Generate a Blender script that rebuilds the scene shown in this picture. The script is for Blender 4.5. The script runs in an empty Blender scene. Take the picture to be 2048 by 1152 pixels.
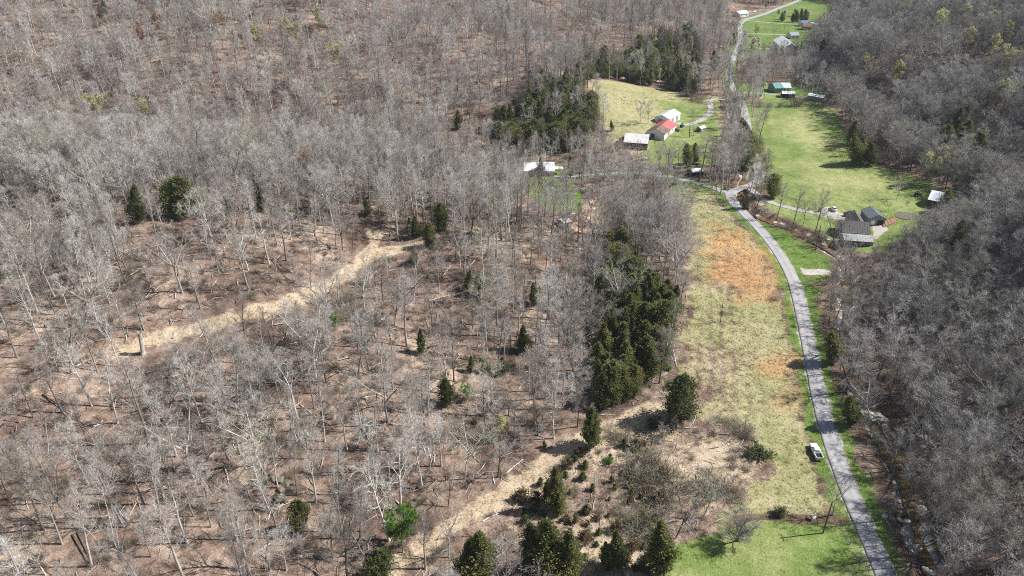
import bpy, bmesh, math, random
import numpy as np
from mathutils import Vector, Matrix
R = math.radians
scene = bpy.context.scene
COL = scene.collection

# ------------------------------------------------------------------ camera
CAM_H, PITCH = 120.0, R(30.0)
F = 24.0 / 36.0 * 2048.0
CT, ST = math.cos(PITCH), math.sin(PITCH)
cd = bpy.data.cameras.new('camera'); cam = bpy.data.objects.new('camera', cd); COL.objects.link(cam)
cd.lens = 24.0; cd.sensor_width = 36.0; cd.clip_start = 0.5; cd.clip_end = 6000.0
cam.location = (0, 0, CAM_H); cam.rotation_euler = (math.pi / 2 - PITCH, 0, 0)
scene.camera = cam

# ------------------------------------------------------------------ light
SUN_EL = R(45.0); SUN_AZ = R(82.0)           # azimuth clockwise from +Y
world = bpy.data.worlds.new('World'); scene.world = world; world.use_nodes = True
wn = world.node_tree; bg = wn.nodes['Background']
sky = wn.nodes.new('ShaderNodeTexSky'); sky.sky_type = 'NISHITA'; sky.sun_disc = False
sky.sun_elevation = SUN_EL; sky.sun_rotation = SUN_AZ; sky.altitude = 250
wn.links.new(sky.outputs[0], bg.inputs['Color']); bg.inputs['Strength'].default_value = 0.052
ld = bpy.data.lights.new('sun', 'SUN'); sun = bpy.data.objects.new('sun', ld); COL.objects.link(sun)
ld.energy = 5.0; ld.angle = R(0.53); ld.color = (1.0, 0.96, 0.905)
sd = Vector((math.sin(SUN_AZ) * math.cos(SUN_EL), math.cos(SUN_AZ) * math.cos(SUN_EL), math.sin(SUN_EL)))
sun.rotation_euler = sd.to_track_quat('Z', 'Y').to_euler(); sun.location = (300, 0, 400)
vs = scene.view_settings
vs.view_transform = 'Standard'; vs.look = 'None'; vs.exposure = 0.80; vs.gamma = 1.0; vs.use_curve_mapping = False
scene.cycles.use_denoising = False; scene.cycles.filter_width = 1.0; scene.cycles.volume_bounces = 0; scene.cycles.max_bounces = 5; scene.cycles.diffuse_bounces = 2; scene.cycles.glossy_bounces = 2
scene.cycles.transparent_max_bounces = 4; scene.cycles.caustics_reflective = False; scene.cycles.caustics_refractive = False

# ------------------------------------------------------------------ terrain function
def sst(a, b, x):
    t = np.clip((np.asarray(x, float) - a) / (b - a), 0, 1); return t * t * (3 - 2 * t)
def pos(d, k): return 0.5 * (d + np.sqrt(d * d + k * k))
def smin(a, b, k):
    h = np.clip(0.5 + 0.5 * (b - a) / k, 0, 1); return b * (1 - h) + a * h - k * h * (1 - h)
def road_x(y): return np.interp(y, [0, 91, 127, 193, 250, 297, 319, 420, 533, 733, 911, 1500], [60, 75, 82, 96, 97, 100, 122, 150, 170, 232, 332, 560])
def wob(x, y, s):
    return (np.sin(x / s + 1.3 + 0.7 * np.sin(y / (1.7 * s))) * np.cos(y / (0.9 * s) + 0.4 + 0.8 * np.sin(x / (1.3 * s))) +
            0.5 * np.sin(x / (0.43 * s) + y / (0.61 * s) + 2.0) * np.cos(y / (0.37 * s) - x / (0.83 * s)))
def base_h(x, y):
    x = np.asarray(x, float); y = np.asarray(y, float)
    zf = 0.012 * pos(y - 220, 80)
    d1 = (x + 25) * -0.896 + (y - 80) * 0.448
    h1 = 27 * (1 - np.exp(-pos(d1 - 6, 12) / 75)) * (1 - sst(215, 330, y + 0.12 * np.minimum(x, 0)))
    m2 = smin(y - 372, (78 - x) * 0.9, 30); h2 = 120 * (1 - np.exp(-0.28 * pos(m2, 16) / 120))
    m3 = smin(y - 520, (road_x(y) - 35 - x) * 0.9, 30); h3 = 130 * (1 - np.exp(-0.32 * pos(m3, 16) / 130))
    kn = 6.5 * np.exp(-((x - 66) / 26) ** 2 - ((y - 445) / 38) ** 2)
    d4 = x - (66 + 0.3 * y); h4 = 0.56 * pos(d4, 10) * (1 - sst(200, 262, y - 0.15 * (x - 120)))
    d5 = x - np.interp(y, [0, 240, 300, 490, 700, 900, 1500], [235, 225, 208, 212, 297, 405, 640]); h5 = 170 * (1 - np.exp(-0.54 * pos(d5, 12) / 170))
    hill = np.maximum.reduce([h1, h2, h3, h4, h5])
    hm = sst(2.5, 14, hill)
    z = zf + hill + kn + hm * sst(300, 420, y) * 6.5 * np.sin(x / 34 + 0.9 * np.sin(y / 60) + 0.5) * np.cos(y / 75 + 0.6 * np.sin(x / 50)) + hm * (1 - sst(260, 340, y)) * 3.2 * np.sin(x / 21 + 0.8 * np.sin(y / 30)) * np.cos(y / 36 + 0.5) + hm * (1.7 * wob(x, y, 17) + 0.35 * wob(x + 40, y, 6.1)) + 0.10 * wob(x, y, 9)
    return z
_carve = []
def seg_dist(x, y, pts):
    best = np.full(np.shape(x), 1e9)
    for (ax, ay), (bx, by) in zip(pts[:-1], pts[1:]):
        dx, dy = bx - ax, by - ay; l2 = dx * dx + dy * dy + 1e-9
        t = np.clip(((x - ax) * dx + (y - ay) * dy) / l2, 0, 1)
        best = np.minimum(best, np.hypot(x - ax - t * dx, y - ay - t * dy))
    return best
def HH(x, y):
    z = base_h(x, y)
    for pts, w, dep in _carve:
        z = z - dep * (1 - sst(0.35 * w, w, seg_dist(np.asarray(x, float), np.asarray(y, float), pts)))
    return z
def ray(px, py):
    a = (px - 1024) / F; b = (576 - py) / F
    return np.array([a, CT + b * ST, -ST + b * CT])
def G(px, py, lift=0.0):
    """the point of the ground (or of a level LIFT above it) that pixel px, py of the photograph shows"""
    d = ray(px, py); t = np.concatenate([np.linspace(40, 400, 240), np.linspace(402, 3000, 1000)])
    x = d[0] * t; y = d[1] * t; z = CAM_H + d[2] * t
    f = z - base_h(x, y) - lift
    i = np.argmax(f < 0)
    if not (f < 0).any(): i = len(t) - 1
    a, b = t[max(i - 1, 0)], t[i]
    for _ in range(24):
        m = 0.5 * (a + b)
        if CAM_H + d[2] * m - float(base_h(d[0] * m, d[1] * m)) - lift < 0: b = m
        else: a = m
    return np.array([d[0] * b, d[1] * b, CAM_H + d[2] * b])
def P2(pts): return [tuple(G(px, py)[:2]) for px, py in pts]
def proj(x, y, z):
    dep = y * CT - (z - CAM_H) * ST
    return 1024 + F * x / dep, 576 - F * (y * ST + (z - CAM_H) * CT) / dep, dep

# ------------------------------------------------------------------ helpers
def link(o, parent=None):
    COL.objects.link(o)
    if parent is not None: o.parent = parent
    return o
def raw_mesh(name, V, Fc, mats, mi=None, smooth=False):
    me = bpy.data.meshes.new(name)
    V = np.asarray(V, np.float32)
    if isinstance(Fc, np.ndarray):
        n, k = Fc.shape
        me.vertices.add(len(V)); me.vertices.foreach_set('co', V.ravel())
        me.loops.add(n * k); me.loops.foreach_set('vertex_index', Fc.ravel().astype(np.int32))
        me.polygons.add(n); me.polygons.foreach_set('loop_start', np.arange(0, n * k, k, dtype=np.int32))
        me.update(calc_edges=True)
    else:
        me.from_pydata([tuple(map(float, v)) for v in V], [], Fc)
    for m in (mats if isinstance(mats, (list, tuple)) else [mats]): me.materials.append(m)
    if mi is not None: me.polygons.foreach_set('material_index', np.asarray(mi, np.int32))
    me.polygons.foreach_set('use_smooth', [smooth] * len(me.polygons))
    me.validate(); me.update()
    return me
def obj(name, me, parent=None): return link(bpy.data.objects.new(name, me), parent)
def tag(o, label=None, cat=None, group=None, kind=None):
    if label: o['label'] = label
    if cat: o['category'] = cat
    if group: o['group'] = group
    if kind: o['kind'] = kind
    return o
def empty(name, loc, rz=0.0, label=None, cat=None, group=None):
    o = bpy.data.objects.new(name, None); o.empty_display_size = 0.3; COL.objects.link(o)
    o.location = loc; o.rotation_euler = (0, 0, rz)
    return tag(o, label, cat, group)
class MB:
    """collects boxes, prisms and tubes of one part into one mesh"""
    def __init__(s): s.v = []; s.f = []; s.m = []
    def add(s, V, Fc, mi=0):
        b = len(s.v); s.v += [tuple(map(float, v)) for v in V]; s.f += [tuple(b + i for i in f) for f in Fc]; s.m += [mi] * len(Fc); return s
    def box(s, x0, x1, y0, y1, z0, z1, mi=0):
        V = [(x0, y0, z0), (x1, y0, z0), (x1, y1, z0), (x0, y1, z0), (x0, y0, z1), (x1, y0, z1), (x1, y1, z1), (x0, y1, z1)]
        return s.add(V, [(0, 3, 2, 1), (4, 5, 6, 7), (0, 1, 5, 4), (1, 2, 6, 5), (2, 3, 7, 6), (3, 0, 4, 7)], mi)
    def loft(s, rings, mi=0, cap=True):
        n = len(rings[0]); V = [p for r in rings for p in r]; Fc = []
        for k in range(len(rings) - 1):
            for i in range(n):
                j = (i + 1) % n; Fc.append((k * n + i, k * n + j, (k + 1) * n + j, (k + 1) * n + i))
        if cap: Fc += [tuple(range(n - 1, -1, -1)), tuple((len(rings) - 1) * n + i for i in range(n))]
        return s.add(V, Fc, mi)
    def tube(s, pts, rad, sides=6, mi=0):
        pts = [np.asarray(p, float) for p in pts]; rings = []
        for i, p in enumerate(pts):
            d = pts[min(i + 1, len(pts) - 1)] - pts[max(i - 1, 0)]; d = d / (np.linalg.norm(d) + 1e-9)
            a = np.cross(d, [0.3, 0.2, 1.0] if abs(d[2]) < 0.9 else [1, 0, 0]); a /= np.linalg.norm(a) + 1e-9; b = np.cross(d, a)
            r = rad[i] if hasattr(rad, '__len__') else rad
            rings.append([p + r * (math.cos(2 * math.pi * k / sides) * a + math.sin(2 * math.pi * k / sides) * b) for k in range(sides)])
        return s.loft(rings, mi)
    def build(s, name, mats, parent=None, smooth=False, bevel=0):
        me = raw_mesh(name, s.v, s.f, mats, s.m, smooth)
        o = obj(name, me, parent)
        if bevel:
            md = o.modifiers.new('bevel', 'BEVEL'); md.width = bevel; md.segments = 2; md.limit_method = 'ANGLE'
        return o

# ------------------------------------------------------------------ materials
def new_mat(name):
    m = bpy.data.materials.new(name); m.use_nodes = True
    return m, m.node_tree, m.node_tree.nodes['Principled BSDF']
def ramp(nt, fac, stops):
    r = nt.nodes.new('ShaderNodeValToRGB'); e = r.color_ramp.elements
    e[0].position, e[0].color = stops[0][0], (*stops[0][1], 1); e[1].position, e[1].color = stops[-1][0], (*stops[-1][1], 1)
    for p, c in stops[1:-1]: e.new(p).color = (*c, 1)
    nt.links.new(fac, r.inputs[0]); return r.outputs[0]
def noise(nt, vec, scale, detail=4, rough=0.55, dist=0.0):
    n = nt.nodes.new('ShaderNodeTexNoise'); n.inputs['Scale'].default_value = scale; n.inputs['Detail'].default_value = detail
    n.inputs['Roughness'].default_value = rough; n.inputs['Distortion'].default_value = dist
    if vec is not None: nt.links.new(vec, n.inputs['Vector'])
    return n.outputs['Fac']
def mth(nt, op, a, b=None, clamp=False):
    n = nt.nodes.new('ShaderNodeMath'); n.operation = op; n.use_clamp = clamp
    for i, v in enumerate([a, b]):
        if v is None: continue
        if isinstance(v, (int, float)): n.inputs[i].default_value = v
        else: nt.links.new(v, n.inputs[i])
    return n.outputs[0]
def mix(nt, fac, a, b, mode='MIX'):
    n = nt.nodes.new('ShaderNodeMix'); n.data_type = 'RGBA'; n.blend_type = mode
    for s, v in ((n.inputs[0], fac), (n.inputs[6], a), (n.inputs[7], b)):
        if isinstance(v, (int, float)): s.default_value = v
        elif isinstance(v, tuple): s.default_value = (*v, 1)
        else: nt.links.new(v, s)
    return n.outputs[2]
def plain(name, c, rough=0.7, var=0.15, scale=3.0, metal=0.0, bump=0.0, spec=0.3):
    m, nt, b = new_mat(name)
    tc = nt.nodes.new('ShaderNodeTexCoord')
    n = noise(nt, tc.outputs['Object'], scale, 5)
    lo = tuple(max(0, v * (1 - var)) for v in c); hi = tuple(min(1, v * (1 + var)) for v in c)
    nt.links.new(ramp(nt, n, [(0.3, lo), (0.7, hi)]), b.inputs['Base Color'])
    b.inputs['Roughness'].default_value = rough; b.inputs['Metallic'].default_value = metal; b.inputs['Specular IOR Level'].default_value = spec
    if bump:
        bp = nt.nodes.new('ShaderNodeBump'); bp.inputs['Distance'].default_value = bump; nt.links.new(n, bp.inputs['Height']); nt.links.new(bp.outputs[0], b.inputs['Normal'])
    return m
def bark_mat(name, stops, rough=0.9):
    """bark or twig colour: one tone per tree (object random) with lichen blotches"""
    m, nt, b = new_mat(name)
    oi = nt.nodes.new('ShaderNodeObjectInfo'); tc = nt.nodes.new('ShaderNodeTexCoord')
    c = ramp(nt, oi.outputs['Random'], stops)
    n = noise(nt, tc.outputs['Object'], 1.3, 5, 0.6)
    c2 = mix(nt, 1.0, c, ramp(nt, n, [(0.3, (0.62, 0.6, 0.58)), (0.7, (1.3, 1.3, 1.28))]), 'MULTIPLY')
    nt.links.new(c2, b.inputs['Base Color']); b.inputs['Roughness'].default_value = rough; b.inputs['Specular IOR Level'].default_value = 0.15
    return m
def leaf_mat(name, stops, scale=0.9, trans=0.35):
    m, nt, b = new_mat(name)
    oi = nt.nodes.new('ShaderNodeObjectInfo'); tc = nt.nodes.new('ShaderNodeTexCoord')
    n = noise(nt, tc.outputs['Object'], scale, 4, 0.6)
    k = mth(nt, 'ADD', mth(nt, 'MULTIPLY', n, 0.75), mth(nt, 'MULTIPLY', oi.outputs['Random'], 0.3))
    nt.links.new(ramp(nt, k, stops), b.inputs['Base Color'])
    b.inputs['Roughness'].default_value = 0.75; b.inputs['Specular IOR Level'].default_value = 0.2
    tl = nt.nodes.new('ShaderNodeBsdfTranslucent'); nt.links.new(b.inputs['Base Color'].links[0].from_socket, tl.inputs['Color']); ms = nt.nodes.new('ShaderNodeMixShader'); ms.inputs[0].default_value = trans
    nt.links.new(b.outputs[0], ms.inputs[1]); nt.links.new(tl.outputs[0], ms.inputs[2]); nt.links.new(ms.outputs[0], nt.nodes['Material Output'].inputs['Surface'])
    return m

M = {}
M['bark'] = bark_mat('bark', [(0.0, (0.12, 0.105, 0.09)), (0.3, (0.22, 0.20, 0.18)), (0.55, (0.38, 0.355, 0.33)), (0.8, (0.52, 0.50, 0.47)), (1.0, (0.62, 0.60, 0.57))])
M['twig'] = bark_mat('twig', [(0.0, (0.20, 0.175, 0.155)), (0.2, (0.33, 0.31, 0.295)), (0.42, (0.47, 0.45, 0.435)), (0.56, (0.38, 0.315, 0.285)), (0.7, (0.50, 0.48, 0.465)), (0.86, (0.62, 0.605, 0.59)), (1.0, (0.42, 0.41, 0.31))])
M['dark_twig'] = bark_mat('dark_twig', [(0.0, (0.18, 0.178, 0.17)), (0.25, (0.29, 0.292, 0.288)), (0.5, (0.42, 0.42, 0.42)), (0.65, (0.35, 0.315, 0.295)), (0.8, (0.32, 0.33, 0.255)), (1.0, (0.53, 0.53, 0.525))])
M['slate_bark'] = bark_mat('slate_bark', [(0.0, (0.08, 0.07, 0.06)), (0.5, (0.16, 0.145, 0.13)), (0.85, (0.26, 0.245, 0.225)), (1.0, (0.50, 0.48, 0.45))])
M['brush'] = bark_mat('brush_stems', [(0, (.14, .125, .09)), (.5, (.23, .21, .155)), (1, (.33, .30, .23))])
M['dark_bark'] = plain('dark_bark', (0.09, 0.075, 0.06), 0.9, 0.4, 2.0)
M['pale_bark'] = plain('pale_bark', (0.5, 0.47, 0.42), 0.85, 0.35, 1.2)
M['cedar'] = leaf_mat('cedar_foliage', [(0.25, (0.072, 0.098, 0.042)), (0.45, (0.16, 0.188, 0.068)), (0.62, (0.235, 0.252, 0.09)), (0.8, (0.32, 0.275, 0.115))], 0.7, 0.45)
M['rusty_cedar'] = leaf_mat('rusty_cedar_foliage', [(0.2, (0.06, 0.055, 0.028)), (0.5, (0.14, 0.11, 0.05)), (0.8, (0.22, 0.14, 0.07))], 0.7)
M['bud'] = leaf_mat('bud_leaves', [(0.2, (0.42, 0.42, 0.19)), (0.5, (0.56, 0.55, 0.28)), (0.8, (0.66, 0.64, 0.38))], 0.8)
M['fresh'] = leaf_mat('fresh_leaves', [(0.2, (0.07, 0.17, 0.02)), (0.5, (0.14, 0.30, 0.035)), (0.8, (0.23, 0.40, 0.06))], 0.8)
M['blossom'] = leaf_mat('blossom', [(0.2, (0.50, 0.50, 0.38)), (0.5, (0.64, 0.64, 0.50)), (0.8, (0.75, 0.75, 0.62))], 0.8)
M['rust_leaf'] = leaf_mat('rust_leaves', [(0.2, (0.30, 0.14, 0.05)), (0.5, (0.42, 0.21, 0.08)), (0.8, (0.50, 0.28, 0.12))], 0.8)
M['shrub_green'] = leaf_mat('shrub_leaves', [(0.2, (0.035, 0.06, 0.012)), (0.5, (0.075, 0.115, 0.022)), (0.8, (0.13, 0.16, 0.04))], 1.2)
M['asphalt'] = plain('asphalt', (0.36, 0.355, 0.36), 0.9, 0.10, 0.5)
M['gravel'] = plain('gravel', (0.35, 0.335, 0.32), 0.95, 0.2, 0.8)
M['white_roof'] = plain('white_metal_roof', (0.82, 0.84, 0.86), 0.45, 0.10, 0.5, 0.0, 0, 0.5)
M['stained_roof'] = plain('stained_metal_roof', (0.66, 0.65, 0.64), 0.55, 0.22, 0.45)
M['red_roof'] = plain('red_metal_roof', (0.50, 0.10, 0.10), 0.5, 0.2, 0.4)
M['rust_roof'] = plain('rusty_roof', (0.22, 0.12, 0.08), 0.8, 0.3, 0.6)
def two_tone(name, a_, b_, at_x, soft):
    m, nt, b = new_mat(name); tc = nt.nodes.new('ShaderNodeTexCoord'); sx = nt.nodes.new('ShaderNodeSeparateXYZ'); nt.links.new(tc.outputs['Object'], sx.inputs[0])
    n = noise(nt, tc.outputs['Object'], 0.5, 5, 0.65); k = mth(nt, 'ADD', sx.outputs[0], mth(nt, 'MULTIPLY', mth(nt, 'SUBTRACT', n, 0.5), soft * 4))
    mr = nt.nodes.new('ShaderNodeMapRange'); nt.links.new(k, mr.inputs[0]); mr.inputs[1].default_value = at_x - soft; mr.inputs[2].default_value = at_x + soft
    nt.links.new(mix(nt, 1.0, mix(nt, mr.outputs[0], a_, b_), ramp(nt, n, [(0.3, (.75, .75, .75)), (.7, (1.2, 1.2, 1.2))]), 'MULTIPLY'), b.inputs['Base Color']); b.inputs['Roughness'].default_value = 0.6; return m
M['patch_red_roof'] = two_tone('red_roof_rusting', (0.55, 0.13, 0.13), (0.20, 0.13, 0.095), 1.0, 0.8)
M['shingle'] = plain('dark_shingle', (0.105, 0.097, 0.105), 0.85, 0.2, 2.0)
M['grey_roof'] = plain('grey_roof', (0.17, 0.185, 0.21), 0.6, 0.15, 0.6)
M['pale_shingle'] = plain('pale_shingle', (0.33, 0.34, 0.34), 0.8, 0.2, 1.5)
M['blue_roof'] = plain('blue_roof', (0.10, 0.17, 0.32), 0.6, 0.15, 0.6)
M['teal_roof'] = plain('teal_roof', (0.12, 0.30, 0.28), 0.6, 0.25, 0.4)
M['mint_roof'] = plain('mint_roof', (0.50, 0.62, 0.56), 0.6, 0.15, 0.4)
M['white_wall'] = plain('white_wall', (0.74, 0.74, 0.73), 0.7, 0.08, 0.8)
M['grey_wall'] = plain('grey_wall', (0.26, 0.28, 0.31), 0.75, 0.12, 1.2)
M['brick'] = plain('brick_wall', (0.30, 0.13, 0.09), 0.85, 0.25, 3.0)
M['dark_wood'] = plain('dark_wood', (0.10, 0.085, 0.075), 0.9, 0.35, 1.5)
M['tan_wood'] = plain('tan_wood', (0.36, 0.28, 0.20), 0.9, 0.25, 1.5)
M['old_wood'] = plain('weathered_wood', (0.40, 0.37, 0.33), 0.9, 0.35, 1.5)
M['glass'] = plain('dark_glass', (0.02, 0.025, 0.03), 0.08, 0.1, 1.0, 0, 0, 0.6)
M['black'] = plain('black_plastic_and_doorway', (0.012, 0.012, 0.013), 0.6, 0.2, 2.0)  # also on flat panels painting the shade inside open doorways
M['rubber'] = plain('rubber', (0.02, 0.02, 0.02), 0.85, 0.2, 5.0)
M['white_paint'] = plain('white_paint', (0.88, 0.88, 0.88), 0.3, 0.03, 0.7, 0, 0, 0.5)
M['dark_paint'] = plain('dark_paint', (0.03, 0.035, 0.05), 0.25, 0.1, 0.7, 0, 0, 0.5)
M['red_paint'] = plain('red_paint', (0.42, 0.05, 0.04), 0.4, 0.1, 0.7)
M['blue_paint'] = plain('blue_paint', (0.05, 0.20, 0.40), 0.4, 0.1, 0.7)
M['yellow_paint'] = plain('yellow_paint', (0.62, 0.36, 0.03), 0.5, 0.15, 0.7)
M['chrome'] = plain('chrome', (0.6, 0.6, 0.6), 0.25, 0.05, 1.0, 0.9)
M['lens_red'] = plain('red_lens', (0.35, 0.01, 0.01), 0.2, 0.1, 1.0)
M['lens_clear'] = plain('clear_lens', (0.7, 0.72, 0.74), 0.15, 0.05, 1.0)
M['limestone'] = plain('limestone', (0.52, 0.48, 0.42), 0.95, 0.25, 1.0, 0, 0.05)
M['dark_rock'] = plain('mossy_rock', (0.15, 0.135, 0.105), 0.95, 0.5, 1.2, 0, 0.08)
M['soil'] = plain('bed_soil', (0.26, 0.15, 0.09), 0.95, 0.3, 2.0)
M['tarp_blue'] = plain('blue_tarp', (0.06, 0.16, 0.42), 0.6, 0.2, 1.0)

# ------------------------------------------------------------------ lines and areas of the place
ROAD = [(1778, 1172), (1771, 1152), (1734, 1064), (1690, 964), (1656, 864), (1634, 776), (1615, 676), (1593, 576), (1576, 536), (1554, 500), (1516, 453), (1474, 414), (1459, 397), (1462, 384), (1480, 376), (1503, 371), (1516, 362), (1520, 350), (1515, 335), (1510, 320), (1505, 300), (1500, 278), (1495, 252), (1490, 230), (1485, 210), (1478, 195), (1468, 180), (1460, 165), (1456, 150), (1460, 130), (1468, 112), (1476, 97), (1481, 85), (1481, 70), (1478, 55), (1484, 40), (1510, 34), (1535, 26), (1560, 15), (1585, 6), (1610, -4)]
def smooth_line(pts, step=2.5):
    p = np.array(pts, float)
    for _ in range(3):
        q = [p[0]]
        for a, b in zip(p[:-1], p[1:]): q += [0.75 * a + 0.25 * b, 0.25 * a + 0.75 * b]
        q.append(p[-1]); p = np.array(q)
    seg = np.hypot(*np.diff(p, axis=0).T); s = np.concatenate([[0], np.cumsum(seg)]); n = max(2, int(s[-1] / step))
    t = np.linspace(0, s[-1], n); return np.stack([np.interp(t, s, p[:, 0]), np.interp(t, s, p[:, 1])], 1)
W_ROAD = smooth_line([(78 - 9, 40), (78 - 6, 62)] + P2(ROAD[1:]))
CREEK_UP = [(1462, 205), (1466, 240), (1474, 285), (1494, 336), (1484, 371), (1487, 404), (1494, 417), (1509, 428), (1533, 437), (1572, 450), (1603, 466), (1634, 483), (1666, 500), (1690, 522), (1700, 548), (1698, 590), (1692, 640), (1692, 700), (1712, 770), (1748, 830), (1762, 870), (1790, 915), (1816, 964), (1831, 1014), (1836, 1069), (1858, 1121), (1872, 1160)]
W_CREEK = smooth_line(P2(CREEK_UP), 4.0)
DITCH = [(1470, 1042), (1510, 1028), (1560, 1032), (1610, 1036), (1660, 1036), (1685, 1040)]
W_DITCH = smooth_line(P2(DITCH), 2.0)
W_LEFTROAD = smooth_line(P2([(1459, 390), (1435, 378), (1400, 368), (1360, 358), (1325, 352), (1285, 346), (1230, 346), (1150, 352), (1100, 356)]))
W_DRIVE = smooth_line(P2([(1500, 378), (1516, 390), (1532, 402), (1560, 411), (1600, 421), (1640, 428), (1690, 434), (1702, 436)]))
W_FARM = smooth_line(P2([(1478, 196), (1455, 200), (1430, 197), (1415, 200), (1421, 212), (1421, 224), (1410, 236), (1390, 246), (1368, 251), (1352, 246)]))
W_FAR1 = smooth_line(P2([(1466, 187), (1500, 186), (1540, 188), (1580, 194), (1650, 200)]))
W_FAR2 = smooth_line(P2([(1482, 40), (1500, 42), (1535, 45), (1600, 49)]))
W_FAR3 = smooth_line(P2([(1482, 66), (1520, 68), (1575, 70)]))
W_FAR4 = smooth_line(P2([(1486, 96), (1520, 97), (1575, 99)]))
W_TRAIL = smooth_line(P2([(-60, 745), (40, 738), (150, 718), (280, 690), (380, 662), (470, 638), (560, 612), (640, 580), (700, 543), (745, 505), (748, 470)]))
W_TRAIL2 = smooth_line(P2([(735, 515), (775, 500), (815, 497), (845, 490)]))
W_TRACK = smooth_line(P2([(780, 1150), (830, 1100), (880, 1060), (950, 1020), (1020, 980), (1080, 928), (1130, 890), (1190, 868), (1245, 842), (1300, 820), (1345, 812)]))
_carve.append(([tuple(p) for p in W_CREEK], 4.5, 1.3))
_carve.append(([tuple(p) for p in W_DITCH], 1.6, 0.9))

def pip(x, y, poly):
    c = np.zeros(np.shape(x), bool); n = len(poly)
    for i in range(n):
        (x0, y0), (x1, y1) = poly[i], poly[i - 1]
        if y0 == y1: continue
        c ^= ((y0 > y) != (y1 > y)) & (x < (x1 - x0) * (y - y0) / (y1 - y0) + x0)
    return c
def sdist(x, y, poly):
    d = seg_dist(x, y, list(poly) + [poly[0]]); return np.where(pip(x, y, poly), d, -d)
A = {k: P2(v) for k, v in dict(
    lawn=[(1240, 1250), (1335, 1130), (1345, 1105), (1380, 1085), (1420, 1062), (1460, 1048), (1560, 1042), (1690, 1046), (1745, 1110), (1790, 1250)],
    field=[(1345, 378), (1425, 382), (1462, 425), (1540, 505), (1572, 575), (1600, 680), (1622, 790), (1645, 880), (1668, 960), (1684, 1032), (1560, 1034), (1460, 1040), (1480, 980), (1540, 930), (1500, 860), (1400, 840), (1395, 780), (1350, 760), (1372, 650), (1382, 560), (1375, 480), (1360, 430)],
    scrub=[(1200, 862), (1250, 830), (1310, 790), (1350, 755), (1400, 800), (1420, 845), (1500, 860), (1545, 930), (1490, 985), (1460, 1045), (1400, 1075), (1345, 1110), (1310, 1160), (1120, 1170), (960, 1070), (1010, 1000), (1090, 930)],
    pit=[(1385, 900), (1400, 882), (1430, 880), (1458, 890), (1460, 915), (1440, 935), (1410, 936), (1390, 922)],
    orange=[(1408, 478), (1440, 448), (1475, 462), (1512, 482), (1540, 520), (1552, 570), (1548, 606), (1490, 602), (1462, 575), (1425, 560), (1410, 520)],
    orange2=[(1530, 712), (1560, 705), (1588, 715), (1592, 745), (1560, 752), (1535, 742)],
    orange3=[(1550, 784), (1570, 784), (1574, 800), (1556, 802)],
    verge=[(1590, 545), (1660, 545), (1636, 600), (1640, 660), (1658, 740), (1682, 830), (1712, 920), (1748, 1010), (1785, 1100), (1815, 1170), (1780, 1170), (1700, 960), (1640, 780), (1610, 640)],
    bank=[(1478, 415), (1510, 425), (1572, 455), (1640, 490), (1680, 520), (1670, 545), (1600, 540), (1555, 490)],
    meadow=[(1508, 222), (1530, 190), (1640, 205), (1672, 222), (1690, 262), (1718, 322), (1810, 345), (1880, 375), (1905, 410), (1868, 428), (1850, 450), (1800, 480), (1775, 505), (1705, 500), (1640, 465), (1575, 440), (1530, 412), (1542, 380), (1532, 300), (1515, 250)],
    meadow_dry=[(1530, 225), (1640, 222), (1670, 235), (1660, 250), (1690, 300), (1700, 330), (1740, 345), (1790, 352), (1770, 385), (1690, 392), (1600, 372), (1570, 330), (1600, 300), (1550, 262)],
    farlawn=[(1488, 34), (1560, 18), (1610, -6), (1730, -6), (1690, 12), (1650, 45), (1630, 70), (1620, 105), (1505, 106), (1486, 122), (1492, 90), (1486, 60)],
    farlawn2=[(1468, 166), (1540, 168), (1650, 172), (1650, 190), (1478, 190)],
    pasture=[(1172, 168), (1200, 160), (1240, 164), (1330, 178), (1385, 196), (1425, 190), (1445, 200), (1445, 262), (1430, 332), (1290, 345), (1260, 306), (1225, 290), (1205, 250), (1195, 205)],
    pasture_g=[(1300, 205), (1340, 198), (1400, 212), (1440, 205), (1440, 330), (1290, 340), (1270, 300), (1240, 282), (1290, 262), (1340, 225)],
    yard_dirt=[(1222, 268), (1245, 290), (1290, 292), (1320, 272), (1308, 262), (1300, 296), (1270, 312), (1238, 300)],
    hollow=[(1040, 360), (1110, 330), (1140, 330), (1140, 352), (1160, 385), (1170, 420), (1100, 425), (1060, 395)],
    hollow_dirt=[(1140, 455), (1165, 415), (1190, 385), (1225, 395), (1222, 440), (1180, 468)],
    field_left=[(1335, 352), (1430, 375), (1420, 395), (1345, 395)],
    pad=[(1602, 536), (1662, 540), (1664, 550), (1606, 549)],
    carpad=[(1635, 420), (1660, 412), (1680, 426), (1702, 428), (1705, 440), (1640, 434)],
    slab=[(1745, 452), (1765, 448), (1775, 458), (1752, 480), (1746, 478)],
    clearing=[(220, 590), (300, 520), (420, 520), (560, 560), (600, 590), (500, 630), (330, 660), (250, 650)],
    open_slope=[(780, 620), (900, 580), (1000, 640), (960, 740), (820, 760), (740, 700)],
    cedar_wood=[(1208, 520), (1240, 498), (1285, 560), (1335, 585), (1355, 630), (1350, 690), (1318, 745), (1288, 785), (1240, 805), (1198, 818), (1190, 760), (1208, 690)],
    cedar_hill=[(985, 305), (990, 250), (1050, 205), (1150, 168), (1190, 200), (1200, 270), (1160, 300), (1080, 315)],
    cedar_belt=[(1150, 128), (1160, 165), (1240, 162), (1330, 177), (1392, 200), (1400, 150), (1385, 70), (1310, 90), (1240, 125)],
).items()}
OPEN = ['lawn', 'field', 'scrub', 'verge', 'bank', 'meadow', 'farlawn', 'farlawn2', 'pasture', 'hollow', 'hollow_dirt', 'field_left', 'pad', 'slab']
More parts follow.
